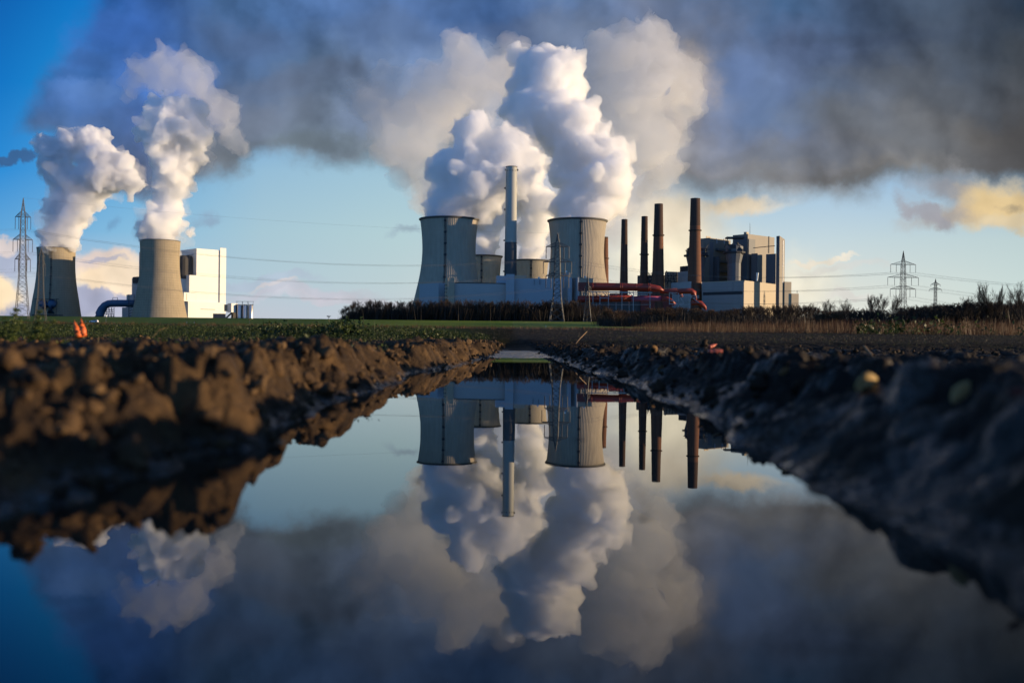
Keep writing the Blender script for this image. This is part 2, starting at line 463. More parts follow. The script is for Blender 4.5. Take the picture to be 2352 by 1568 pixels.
# ---------------------------------------------------------------- terrain
PROF_D = [-50, 0, 8.5, 12, 20, 40, 60, 100, 200, 400, 650, 900, 1100, 1300, 2000, 20000]
PROF_Z = [0, 0, 0, 0.01, 0.08, 0.31, 0.60, 1.20, 2.75, 5.8, 9.8, 16.5, 22.7, 27.0, 41.5, 415]
EL_D = [-3, 0, 1.0, 1.5, 3.0, 6.0, 10, 16, 26]
EL_X = [-0.46, -0.44, -0.41, -0.39, -0.45, -0.34, -0.20, -0.16, -0.16]
ER_D = [-3, 0.4, 0.87, 2.0, 3.5, 8.7, 16, 26]
ER_X = [0.30, 0.27, 0.33, 0.375, 0.44, 0.36, 0.40, 0.34]
def base_z(X, Y):
    zc = np.interp(Y, PROF_D, PROF_Z)
    return zc
def ground_z(x, y):
    return float(np.interp(y, PROF_D, PROF_Z))
def cells(X, Y, s, seed):
    """broken clods: every cell is a tilted block with its own height"""
    gx, gy = X/s, Y/s
    ix, iy = np.floor(gx).astype(int), np.floor(gy).astype(int)
    best = np.full(X.shape, 9.0); sec = np.full(X.shape, 9.0); val = np.zeros(X.shape)
    def hsh(a, b, k): return _perm[(_perm[(a + 31*k + seed) & 255] + b) & 255]/255.0
    for dx in (-1, 0, 1):
        for dy in (-1, 0, 1):
            a, b = ix+dx, iy+dy
            px, py = a+0.1+0.8*hsh(a, b, 1), b+0.1+0.8*hsh(a, b, 2)
            ddx, ddy = gx-px, gy-py
            d = np.hypot(ddx, ddy)
            h = hsh(a, b, 3) + (hsh(a, b, 4)-0.5)*1.3*ddx + (hsh(a, b, 5)-0.5)*1.3*ddy
            nb = d < best
            sec = np.where(nb, best, np.minimum(sec, d)); val = np.where(nb, h, val); best = np.where(nb, d, best)
    crack = np.clip((sec-best)/0.22, 0, 1)
    return val*(0.35+0.65*crack) - 0.25*(1-crack)
def make_ground():
    t = np.concatenate([-np.geomspace(2.2, 0.75, 26)[:-1], np.linspace(-0.75, -0.02, 300)[:-1], np.linspace(-0.02, 0.02, 14), np.linspace(0.02, 0.75, 300)[1:], np.geomspace(0.75, 2.2, 26)[1:]])
    D = np.concatenate([np.linspace(-2.5, 0.2, 40)[:-1], np.geomspace(0.2, 4.5, 330)[:-1], np.geomspace(4.5, 30, 330)[:-1], np.geomspace(30, 700, 190)[:-1], np.geomspace(700, 16000, 40)])
    TT, DD = np.meshgrid(t, D)
    W = np.maximum(DD, 0.25) + 0.35*np.exp(-np.maximum(DD, 0)/1.2) + np.where(DD < 0.2, (0.2-DD)*0.4, 0)
    X = (TT*W).ravel(); Y = DD.ravel()
    P2 = np.stack([X, Y, np.zeros_like(X)], 1)
    zc = base_z(X, Y)
    near = 1/(1+(np.maximum(Y, 0)/24.0)**3)           # channel and clods fade out with distance
    wob = fbm(P2*1.4+2, 3)*0.125 + fbm(P2*6.0+5, 4, 0.6)*0.050
    eL = np.interp(Y, EL_D, EL_X); eR = np.interp(Y, ER_D, ER_X)
    sL = eL - X + wob; sR = X - eR + wob*0.8
    s = np.maximum(sL, sR)                            # distance outside the water line
    left = sL > sR
    hl = np.interp(Y, [0, 0.8, 1.6, 3, 6, 10, 16, 30], [0.085, 0.095, 0.120, 0.135, 0.145, 0.13, 0.09, 0.05])
    hr = np.interp(Y, [0, 0.5, 1.0, 1.8, 3, 6, 10, 16, 30], [0.115, 0.125, 0.118, 0.095, 0.085, 0.08, 0.07, 0.05, 0.03])
    hb = np.where(left, hl, hr)*(1 + 0.55*fbm(P2*np.array([2.2, 1.5, 1])+31, 3))
    rise = np.where(left, 0.16, np.interp(Y, [0, 1, 3], [0.34, 0.26, 0.20]))
    u = np.clip(s/rise, 0, 1); bank = u*u*(3-2*u)
    out = np.clip((s-rise*1.1)/0.5, 0, 1)
    prof = np.where(s < 0, np.maximum(-0.07, s*0.6), hb*bank*(1-0.28*out))
    flat = np.where(s > 0, 1.0, 0.0)
    fldz = np.interp(Y, [0, 5, 12, 24, 45, 80], [0.0, 0.0, 0.02, 0.05, 0.06, 0.0])*np.clip(s/0.8, 0, 1)
    c1 = cells(X+wob, Y-wob, 0.13, 3); c2 = cells(X, Y, 0.055, 8); c3 = cells(X*1.0+wob, Y*0.8, 0.30, 21)
    c4 = cells(X-wob, Y+wob, 0.028, 40)
    rough = np.clip(s/0.05, 0, 1)
    side = np.where(left, 1.0, np.interp(Y, [0.3, 1.2, 3], [0.25, 0.7, 1.0]))
    c0 = cells(X+wob*2, Y, 0.62, 77)
    cl = (c0-0.4)*0.050 + (c3-0.4)*0.060 + (c1-0.4)*0.038 + (c2-0.4)*0.018 + (c4-0.4)*0.006*np.clip(1.6-Y/6, 0, 1)
    cl = cl*(0.55 + 0.45*np.clip(1-out, 0, 1))
    fine = -fbm(P2*13, 5, 0.62, billow=True)*0.010 + fbm(P2*48, 3, 0.6)*0.0040
    hh = prof + cl*rough*side*np.maximum(bank, 0.35*rough) + fldz
    hh = hh*(1 + 0.45*fbm(P2*np.array([3.0, 2.2, 1])+57, 2)); cap = 0.120; hh = np.where(hh > cap, cap + (hh-cap)*0.45, hh)
    z = zc + hh*near + fine*np.clip(s/0.03+0.3, 0, 1)*near*side
    # the wet end of the rut: pools and bars around the water level
    wet = (s < 0.05) & (Y > 8.6)
    bars = fbm(np.stack([X*1.5, Y*1.1, 0*X+4], 1), 4)*0.020 + 0.002 + np.interp(Y, [8.6, 9.2, 14, 26], [-0.03, 0.001, 0.005, 0.05])
    z = np.where(wet & (Y < 26), np.maximum(bars, -0.05) + np.maximum(zc-0.02, 0)*0.5, z)
    # ploughed rows and rough tilth of the middle distance
    far = np.clip((Y-10)/14, 0, 1)*np.clip(1-(Y-160)/200, 0, 1)
    z += far*(fbm(P2*np.array([0.35, 1.1, 1]), 5, 0.62, billow=True)*0.030 + fbm(P2*5, 2)*0.012)
    z += np.clip((Y-120)/300, 0, 1)*fbm(P2/90, 3)*0.35*np.clip(1-(Y-900)/300, 0, 1)
    n, m = len(D), len(t)
    idx = np.arange(n*m).reshape(n, m)
    faces = np.stack([idx[:-1, :-1], idx[:-1, 1:], idx[1:, 1:], idx[1:, :-1]], -1).reshape(-1, 4)
    m_, g, out_ = new_mat('earth')
    pos = geoco(g); px, py, pz = g.sep(pos)
    nA = g.noise(pos, 9.0, 8, 0.65); nB = g.noise(pos, 60.0, 5, 0.6); nC = g.noise(pos, 0.6, 5, 0.55)
    dry = g.ramp(nA, [(0.36, (0.009, 0.005, 0.003)), (0.51, (0.036, 0.020, 0.008)), (0.66, (0.120, 0.069, 0.028))])
    dry = g.mix(g.m('MULTIPLY', nB, 0.5), dry, (0.07, 0.042, 0.022))
    # wet close to the water level
    wetm = g.sm(g.m('ADD', pz, g.m('MULTIPLY', g.m('SUBTRACT', nA, 0.5), 0.03)), 0.024, 0.003)
    wetm = g.m('MULTIPLY', g.m('MULTIPLY', wetm, g.sm(py, 34.0, 20.0)), g.m('MAXIMUM', g.sm(nB, 0.42, 0.58), g.sm(py, 7.0, 9.0)))
    # right of the rut: the bank's shade put into the colour, damper loam glossier
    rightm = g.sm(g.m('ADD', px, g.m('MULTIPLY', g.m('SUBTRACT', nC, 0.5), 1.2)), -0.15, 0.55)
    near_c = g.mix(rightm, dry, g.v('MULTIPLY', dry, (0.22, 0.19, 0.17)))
    near_c = g.mix(wetm, near_c, (0.030, 0.022, 0.017))
    # middle distance: dark tilth; then a brown verge, then young crop
    tilth = g.ramp(g.noise(g.v('MULTIPLY', pos, (0.25, 1.0, 1.0)), 1.4, 7, 0.7), [(0.40, (0.002, 0.0016, 0.0013)), (0.55, (0.006, 0.004, 0.003)), (0.70, (0.024, 0.016, 0.009))])
    crop = g.ramp(g.noise(g.v('MULTIPLY', pos, (0.02, 0.06, 1)), 1.0, 6, 0.6), [(0.3, (0.075, 0.12, 0.022)), (0.55, (0.12, 0.17, 0.032)), (0.75, (0.17, 0.20, 0.045))])
    verge = g.ramp(g.noise(g.v('MULTIPLY', pos, (0.03, 0.2, 1)), 1.0, 6, 0.7), [(0.35, (0.09, 0.055, 0.028)), (0.65, (0.15, 0.11, 0.045))])
    verge = g.mix(g.sm(g.m('DIVIDE', px, g.m('MAXIMUM', py, 1.0)), 0.02, 0.12), verge, (0.010, 0.007, 0.005))
    yw = g.m('ADD', py, g.m('MULTIPLY', g.m('SUBTRACT', g.noise(pos, 0.02, 4), 0.5), 60.0))
    c = g.mix(g.sm(py, 9.0, 22.0), near_c, tilth)
    leftm = g.sm(g.m('DIVIDE', px, g.m('MAXIMUM', py, 1.0)), 0.02, -0.10)   # weeds on the left of the track
    c = g.mix(g.m('MULTIPLY', g.sm(py, 12.0, 30.0), g.m('MULTIPLY', leftm, 0.85)), c, g.mix(nA, (0.03, 0.05, 0.012), (0.06, 0.085, 0.02)))
    c = g.mix(g.sm(yw, 190.0, 230.0), c, verge)
    lat = g.m('DIVIDE', px, g.m('MAXIMUM', py, 1.0))
    crop = g.mix(g.m('MULTIPLY', g.sm(lat, -0.22, -0.06), g.sm(yw, 600.0, 700.0)), crop, g.v('MULTIPLY', crop, (2.1, 1.7, 1.3)))  # sunlit strip of the far field, painted as brighter crop colour
    c = g.mix(g.sm(yw, 330.0, 380.0), c, crop)
    c = g.mix(g.m('MULTIPLY', g.sm(yw, 560.0, 575.0), g.sm(yw, 622.0, 610.0)), c, (0.035, 0.05, 0.015))
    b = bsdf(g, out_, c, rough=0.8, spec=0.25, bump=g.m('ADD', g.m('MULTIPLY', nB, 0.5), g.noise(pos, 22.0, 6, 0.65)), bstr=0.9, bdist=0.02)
    damp = g.m('MULTIPLY', g.sm(g.noise(pos, 16.0, 4, 0.6), 0.52, 0.66), g.sm(py, 14.0, 6.0))
    rg = g.m('SUBTRACT', g.m('SUBTRACT', 0.82, g.m('MULTIPLY', wetm, 0.60)), g.m('MULTIPLY', damp, g.m('MULTIPLY', g.m('SUBTRACT', 1.0, wetm), 0.30)))
    sheen = g.m('MULTIPLY', g.m('MULTIPLY', rightm, g.sm(py, 12.0, 5.0)), g.sm(g.noise(pos, 5.5, 5, 0.6), 0.47, 0.60))
    rg = g.m('SUBTRACT', rg, g.m('MULTIPLY', sheen, 0.42))
    g.put(b.inputs['Roughness'], rg)
    g.put(b.inputs['Specular IOR Level'], g.m('ADD', g.sm(py, 24.0, 8.0, 0.02, 0.18), g.m('MULTIPLY', g.m('MAXIMUM', wetm, g.m('MAXIMUM', g.m('MULTIPLY', rightm, 0.2), sheen)), 0.5)))
    o = mesh_obj('ground', np.stack([X, Y, z], 1), faces, m_, smooth=True)
    tag(o, kind='structure')
    return X, Y, z, s

GX, GY, GZ, GS = make_ground()

def make_water():
    m, g, out = new_mat('puddle_water')
    pos = geoco(g)
    b = bsdf(g, out, (0.020, 0.016, 0.012), rough=0.0, spec=0.5, bump=g.noise(pos, 5.0, 2, 0.5), bstr=0.006, bdist=0.02)
    b.inputs['IOR'].default_value = 1.33
    mesh_obj('water', [(-1.4, -2.4, 0), (1.2, -2.4, 0), (1.0, 28, 0), (-1.0, 28, 0)], [(0, 1, 2, 3)], m)
    tag(bpy.data.objects['water'], kind='structure')
make_water()

# loose clods of earth, crowded along both banks
def make_clods():
    rnd = np.random.RandomState(5)
    bm = bmesh.new(); bmesh.ops.create_icosphere(bm, subdivisions=2, radius=1.0)
    bv = np.array([v.co[:] for v in bm.verts]); bf = np.array([[v.index for v in f.verts] for f in bm.faces]); bm.free()
    shapes = []
    for k in range(14):
        n = fbm(bv*1.1 + k*9.3, 4, 0.6, billow=True)
        sh = bv*(1+0.75*n)[:, None]*np.array([1, rnd.uniform(0.6, 1.1), rnd.uniform(0.5, 0.9)])
        for _ in range(4):                     # broken flat faces
            d = rnd.normal(size=3); d /= np.linalg.norm(d); h = rnd.uniform(0.55, 0.85)
            q = sh@d; sh = sh - np.maximum(q-h, 0)[:, None]*d
        shapes.append(sh)
    cand = np.where((GS > 0.0) & (GY > 0.35) & (GY < 22) & (np.abs(GX) < 0.62*GY+0.5))[0]
    w = (1/(0.25+np.abs(GS[cand]-0.16)))*np.clip(GY[cand], 0.3, 9)
    w = np.where(GX[cand] > 0.1, w*0.7*np.clip((GY[cand]-1.3)/2.0, 0.01, 1), w)
    pick = rnd.choice(cand, 5200, p=w/w.sum())
    V = []; Fc = []; b = 0
    big = rnd.choice(cand, 300, p=w/w.sum())
    for q_, i in enumerate(np.concatenate([pick, big])):
        r = rnd.uniform(0.003, 0.019) * (1.9 if rnd.rand() < 0.10 else 1.0) * min(1.0, 0.5+GY[i]/3)
        if q_ >= len(pick): r = rnd.uniform(0.018, 0.042)*(0.6 if GX[i] > 0 else 1)*min(1.0, 0.6+GY[i]/5)
        if GY[i] > 7: r *= 1.5
        sh = shapes[rnd.randint(len(shapes))]
        a = rnd.uniform(0, 6.283); ca, sa = math.cos(a), math.sin(a); tl = rnd.uniform(-.7, .7)
        M = np.array([[ca, -sa, 0], [sa, ca, 0], [0, 0, 1]])@np.array([[1, 0, 0], [0, math.cos(tl), -math.sin(tl)], [0, math.sin(tl), math.cos(tl)]])
        V.append(sh@M.T*r + np.array([GX[i], GY[i], min(GZ[i]+r*0.25, 0.150-r*0.9) if GY[i] < 8 else GZ[i]+r*0.25])); Fc.append(bf+b); b += len(bv)
    m, g, out = new_mat('clod_earth')
    pos = geoco(g); nA = g.noise(pos, 11.0, 7, 0.65); px = g.sep(pos)[0]
    c = g.ramp(nA, [(0.34, (0.016, 0.009, 0.004)), (0.5, (0.065, 0.036, 0.015)), (0.66, (0.14, 0.084, 0.038))])
    c = g.mix(g.sm(px, 0.0, 0.4), c, g.v('MULTIPLY', c, (0.36, 0.33, 0.30)))  # shade of the right bank painted into the clod colour
    bsdf(g, out, c, rough=0.8, spec=0.25, bump=g.noise(pos, 70.0, 5, 0.6), bstr=0.6, bdist=0.006)
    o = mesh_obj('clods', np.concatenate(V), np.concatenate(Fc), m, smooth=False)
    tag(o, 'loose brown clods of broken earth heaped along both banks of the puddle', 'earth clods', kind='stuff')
make_clods()

def floating_bits():
    rnd = random.Random(9); m = m_ = bpy.data.materials.new('soaked_leaf'); m.use_nodes = True
    m.node_tree.nodes['Principled BSDF'].inputs['Base Color'].default_value = (0.03, 0.02, 0.012, 1)
    for (x, y), lab in zip(((2110, 1268), (1330, 1010), (1480, 1190), (960, 1105), (700, 1420)),
                           ('dark speck of leaf floating near the right bank in the foreground', 'small soaked leaf floating in the middle of the puddle', 'soaked leaf floating right of the chimney reflection',
                            'small soaked leaf floating left of the tower reflections', 'soaked leaf floating in the left foreground of the puddle')):
        p0 = at(x, y, 1.0); t = H/(H-p0.z); D = t; p = at(x, y, D)
        n = 9; r = 0.004*min(1.6, 0.6+D*0.5); vs = []
        for k in range(n):
            a = 6.283*k/n; q = r*rnd.uniform(0.6, 1.2); vs.append((q*1.5*math.cos(a), q*math.sin(a), 0.0006+rnd.uniform(0, 0.0008)))
        vs += [(a, b, 0.0002) for a, b, c in vs]
        fs = [tuple(range(n)), tuple(range(2*n-1, n-1, -1))] + [(i, n+i, n+(i+1) % n, (i+1) % n) for i in range(n)]
        o = mesh_obj('floating_leaf', vs, fs, m); o.location = (p.x, p.y, 0.0); o.rotation_euler = (0, 0, rnd.uniform(0, 3))
        tag(o, lab, 'leaf')
floating_bits()
# ---------------------------------------------------------------- steam plumes (closed meshes filled with scattering vapour)
def steam_mat(name, dens, col=(0.992, 0.994, 1.0), an=0.0):
    m, g, out = new_mat(name)
    v = g.n('ShaderNodeVolumePrincipled')
    v.inputs['Color'].default_value = tuple(col)+(1,)
    v.inputs['Density'].default_value = dens
    v.inputs['Anisotropy'].default_value = an
    g.nt.links.new(v.outputs[0], out.inputs['Volume'])
    return m
def plume(name, spheres, D, mat, seed, label, vox=4.0, puffs=12, amp=1.0, zmin=None, depth=0.4, y0=505, back=0.0, back0=0.0, grow=1.0, parent=None, soft=None):
    rnd = random.Random(seed); k = D/F
    bm = bmesh.new()
    def ball(c, r):
        bmesh.ops.create_icosphere(bm, subdivisions=2, radius=r, matrix=Matrix.Translation(c))
    for (x, y, r) in spheres:
        DD = D + back0 + back*max(0, y0-y)*k; c = at(x, y, DD); rr = r*DD/F*grow
        c.y += rnd.uniform(-depth, depth)*rr
        ball(c, rr*0.90)
        for i in range(puffs):
            d = Vector((rnd.gauss(0, 1), rnd.gauss(0, 1), rnd.gauss(0, 1))).normalized()
            q = rr*rnd.uniform(0.26, 0.48); c2 = c + d*(rr*rnd.uniform(0.74, 0.92))
            ball(c2, q)
            for j in range(4):
                e = (d + Vector((rnd.gauss(0, .7), rnd.gauss(0, .7), rnd.gauss(0, .7)))).normalized()
                ball(c2 + e*q*0.85, q*rnd.uniform(0.3, 0.5))
    me = bpy.data.meshes.new(name+'_raw'); bm.to_mesh(me); bm.free()
    o = bpy.data.objects.new(name, me); COL.objects.link(o)
    md = o.modifiers.new('r', 'REMESH'); md.mode = 'VOXEL'; md.voxel_size = vox
    dg = bpy.context.evaluated_depsgraph_get()
    me2 = bpy.data.meshes.new_from_object(o.evaluated_get(dg))
    o.modifiers.clear(); o.data = me2; bpy.data.meshes.remove(me); me2.name = name
    n = len(me2.vertices); co = np.empty(n*3); me2.vertices.foreach_get('co', co); co = co.reshape(-1, 3)
    nr = np.empty(n*3); me2.vertices.foreach_get('normal', nr); nr = nr.reshape(-1, 3)
    warp = np.stack([fbm(co/45+o_, 2) for o_ in (3.1, 17.9, 41.3)], 1)
    co = co + warp*14*amp
    b = fbm(co/(34*max(1, amp))+seed, 3, 0.5, billow=True)
    co = co + nr*(b*11.0*amp)[:, None]
    if zmin is not None: co[:, 2] = np.maximum(co[:, 2], zmin)
    me2.vertices.foreach_set('co', co.ravel()); me2.update()
    me2.polygons.foreach_set('use_smooth', np.ones(len(me2.polygons), dtype=bool))
    me2.materials.clear(); me2.materials.append(mat)
    if parent: o.parent = parent
    else: tag(o, label, 'steam cloud' if 'cloud' in name else 'steam plume')
    if soft: plume('soft_edge', spheres, D, soft, seed+100, None, vox=7.5, puffs=6, amp=1.5, depth=depth, y0=y0, back=back, back0=back0, grow=1.16, parent=o)

    return o
DL, DR, DB = 2185.0, 1500.0, 1900.0
M_ST = steam_mat('steam', 0.085)
M_ST1 = steam_mat('shaded_steam', 0.085, col=(0.955, 0.962, 0.985))  # cloud shade on the leftmost plume, put into the steam colour
M_EDGE = steam_mat('steam_edge', 0.010)
def build_steam():
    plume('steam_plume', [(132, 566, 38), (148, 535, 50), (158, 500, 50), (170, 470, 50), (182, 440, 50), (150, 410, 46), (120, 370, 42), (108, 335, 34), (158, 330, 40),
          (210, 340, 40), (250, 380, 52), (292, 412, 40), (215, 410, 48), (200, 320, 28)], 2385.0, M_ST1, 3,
          'shaded grey blue steam plume leaning right above the leftmost cooling tower', soft=M_EDGE)
    plume('steam_plume', [(368, 550, 42), (370, 520, 50), (385, 475, 44), (390, 430, 44), (392, 390, 48), (395, 345, 56), (385, 300, 64), (375, 268, 44), (430, 280, 50),
          (455, 320, 38), (430, 352, 44), (335, 300, 30), (440, 536, 16), (325, 525, 16)], DL, M_ST, 5,
          'bright white steam plume above the cooling tower beside the white building', soft=M_EDGE)
    plume('steam_plume', [(1032, 500, 56), (1050, 462, 62), (1078, 420, 66), (1030, 395, 54), (1090, 370, 64), (1080, 318, 52), (1088, 280, 36), (1150, 348, 54), (1178, 325, 40),
          (1140, 405, 62), (1112, 455, 62), (1005, 400, 34), (1190, 405, 50), (1010, 450, 36)], DR, M_ST, 9,
          'blue shaded steam plume above the big cooling tower left of the silver chimney', soft=M_EDGE)
    plume('steam_plume', [(1328, 500, 56), (1342, 455, 64), (1385, 425, 80), (1405, 372, 62), (1345, 370, 76), (1330, 315, 66), (1286, 285, 78), (1248, 232, 86), (1240, 180, 80),
          (1278, 160, 52), (1312, 205, 40), (1322, 255, 40), (1205, 290, 40), (1380, 334, 40), (1300, 400, 50), (1280, 480, 34), (1285, 335, 44), (1405, 470, 40)], DR, M_ST, 12,
          'tallest cream lit steam plume above the big cooling tower beside the brick chimneys', back=0.5, back0=40, soft=M_EDGE)
    plume('steam_plume', [(1110, 585, 38), (1120, 545, 42), (1128, 505, 46), (1150, 465, 50), (1145, 415, 50)], DB, M_ST, 15,
          'low steam plume above the small cooling tower left of the silver chimney', vox=5)
    plume('steam_plume', [(1217, 594, 38), (1226, 555, 40), (1232, 515, 44), (1235, 470, 52), (1205, 430, 50), (1215, 380, 54), (1195, 335, 48)], DB, M_ST, 18,
          'low steam plume above the small cooling tower right of the silver chimney', vox=5)
    M_SOFT = steam_mat('drifting_steam', 0.0105, col=(0.90, 0.905, 0.92))
    M_SOFT2 = steam_mat('thin_drifting_steam', 0.0075, col=(0.88, 0.90, 0.95))
    plume('steam_cloud', [(1480, 330, 88), (1440, 235, 95), (1535, 205, 78), (1562, 180, 56), (1500, 115, 78), (1400, 130, 88), (1525, 395, 60), (1575, 240, 48), (1560, 320, 40)],
          2360, M_SOFT, 31, 'large soft pale cloud of drifting steam right of the tallest plume', vox=8, puffs=8, amp=1.6, back=-0.4)
    plume('steam_cloud', [(955, 335, 90), (880, 262, 84), (1000, 240, 100), (925, 400, 48), (1080, 185, 90), (965, 455, 52), (990, 515, 34), (830, 235, 50), (1160, 160, 70)],
          1830, M_SOFT, 33, 'large soft grey cloud of drifting steam left of the silver chimney', vox=8, puffs=8, amp=1.6)
    plume('steam_cloud', [(320, 165, 44), (380, 175, 66), (445, 185, 62), (500, 255, 58), (535, 320, 40), (560, 352, 22), (300, 190, 36), (430, 140, 40)],
          2460, M_SOFT2, 35, 'soft blue cloud of drifting steam above the plume of the smooth tall cooling tower', vox=8, puffs=8, amp=1.4)
# ---------------------------------------------------------------- materials of the plant
def m_concrete(name, base, streak=0.25, panel=None, spec=0.2):
    m, g, out = new_mat(name)
    co = objco(g)
    a = g.noise(g.v('MULTIPLY', co, (0.30, 0.30, 0.018)), 1.0, 6, 0.65)
    b_ = g.noise(co, 0.05, 5, 0.6)
    k = g.m('ADD', 1.0-streak*0.5, g.m('MULTIPLY', g.m('ADD', g.m('MULTIPLY', a, 0.6), g.m('MULTIPLY', b_, 0.4)), streak*1.3))
    if panel:
        x, y, z = g.sep(co)
        ang = g.m('MULTIPLY', g.m('ARCTAN2', y, x), panel[0]/(2*math.pi))
        l1 = g.m('LESS_THAN', g.m('FRACT', ang), panel[2]); l2 = g.m('LESS_THAN', g.m('FRACT', g.m('DIVIDE', z, panel[1])), panel[2])
        k = g.m('MULTIPLY', k, g.m('SUBTRACT', 1.0, g.m('MULTIPLY', g.m('MAXIMUM', l1, l2), 0.22)))
    bsdf(g, out, g.v('SCALE', base, scale=k), rough=0.9, spec=spec)
    return m
def m_clad(name, base, seam=3.0, var=0.12, vert=False, rough=0.6):
    """sheet cladding: faint seams and a little weathering"""
    m, g, out = new_mat(name)
    co = objco(g); x, y, z = g.sep(co)
    w = g.m('ADD', x, g.m('MULTIPLY', y, 0.7)) if vert else z
    l = g.m('LESS_THAN', g.m('FRACT', g.m('DIVIDE', w, seam)), 0.10)
    a = g.noise(g.v('MULTIPLY', co, (0.15, 0.15, 0.03)), 1.0, 6, 0.6)
    k = g.m('MULTIPLY', g.m('ADD', 1-var*0.5, g.m('MULTIPLY', a, var)), g.m('SUBTRACT', 1.0, g.m('MULTIPLY', l, 0.12)))
    bsdf(g, out, g.v('SCALE', base, scale=k), rough=rough, spec=0.3)
    return m
def m_plain(name, base, rough=0.7, var=0.2, metal=0.0, scale=0.2, spec=0.3):
    m, g, out = new_mat(name)
    k = g.m('ADD', 1-var*0.5, g.m('MULTIPLY', g.noise(objco(g), scale, 5, 0.6), var))
    bsdf(g, out, g.v('SCALE', base, scale=k), rough=rough, metal=metal, spec=spec)
    return m
M_TOWER = m_concrete('ribbed_concrete', (0.33, 0.285, 0.22), 0.7)
M_TOWER2 = m_concrete('panel_concrete', (0.27, 0.225, 0.16), 0.7, panel=(56, 5.5, 0.10))
M_INNER = m_plain('tower_inside', (0.08, 0.08, 0.078))
M_RIM = m_plain('dark_rim', (0.09, 0.085, 0.08))
M_DARK = m_plain('dark_steel', (0.035, 0.036, 0.04), var=0.4)
M_STEEL = m_plain('galvanised_steel', (0.30, 0.30, 0.30), rough=0.5, metal=0.3, var=0.3)
M_PYLON = m_plain('pylon_steel', (0.09, 0.087, 0.083), rough=0.6, metal=0.2, var=0.3)
M_PYLON_D = m_plain('pylon_steel_dark', (0.06, 0.06, 0.062), rough=0.6, var=0.3)
M_WHITE = m_clad('white_cladding', (0.78, 0.77, 0.72), 4.0, 0.06)
M_WHITE_D = m_clad('grey_cladding', (0.34, 0.34, 0.34), 4.0, 0.1)
M_HALL = m_clad('pale_cladding', (0.40, 0.38, 0.36), 2.6, 0.14)
M_HALLB = m_clad('blue_grey_cladding', (0.36, 0.38, 0.40), 2.6, 0.14)
M_TAN = m_clad('tan_cladding', (0.40, 0.33, 0.235), 2.6, 0.12)
M_TAN2 = m_clad('tan_cladding_tall', (0.21, 0.18, 0.145), 3.0, 0.3, vert=True)
M_SLATE_SHADE = m_clad('slate_and_shade_panels', (0.115, 0.12, 0.125), 3.0, 0.2, vert=True)  # slate panels; also serves as painted shade on left faces
M_BRICK = None
def _brick():
    m, g, out = new_mat('chimney_brick')
    co = objco(g); z = g.sep(co)[2]
    a = g.noise(g.v('MULTIPLY', co, (0.25, 0.25, 0.05)), 1.0, 6, 0.65)
    l = g.m('LESS_THAN', g.m('FRACT', g.m('DIVIDE', z, 6.0)), 0.08)
    k = g.m('MULTIPLY', g.m('ADD', 0.75, g.m('MULTIPLY', a, 0.5)), g.m('SUBTRACT', 1.0, g.m('MULTIPLY', l, 0.15)))
    c = g.v('SCALE', (0.15, 0.072, 0.045), scale=k)
    bsdf(g, out, c, rough=0.9, spec=0.15)
    return m
M_BRICK = _brick()
M_SOOT = m_plain('sooty_brick', (0.07, 0.043, 0.032), var=0.4, rough=0.95)
M_RED = m_plain('red_duct_paint', (0.28, 0.036, 0.022), rough=0.45, var=0.35, scale=0.1)
M_REDD = m_plain('dark_red_paint', (0.20, 0.045, 0.035), rough=0.6, var=0.3)
M_PURP = m_plain('purple_duct_paint', (0.34, 0.07, 0.13), rough=0.5, var=0.3)
M_BLUE = m_plain('blue_duct_paint', (0.045, 0.095, 0.17), rough=0.45, var=0.3)
M_SILV = m_plain('silo_metal', (0.55, 0.53, 0.50), rough=0.35, metal=0.75, var=0.15)
M_CHIM = m_plain('chimney_metal', (0.36, 0.355, 0.31), rough=0.6, metal=0.0, var=0.12, scale=0.06)
M_CHIMD = m_plain('chimney_dark_metal', (0.085, 0.082, 0.080), rough=0.6, var=0.2)

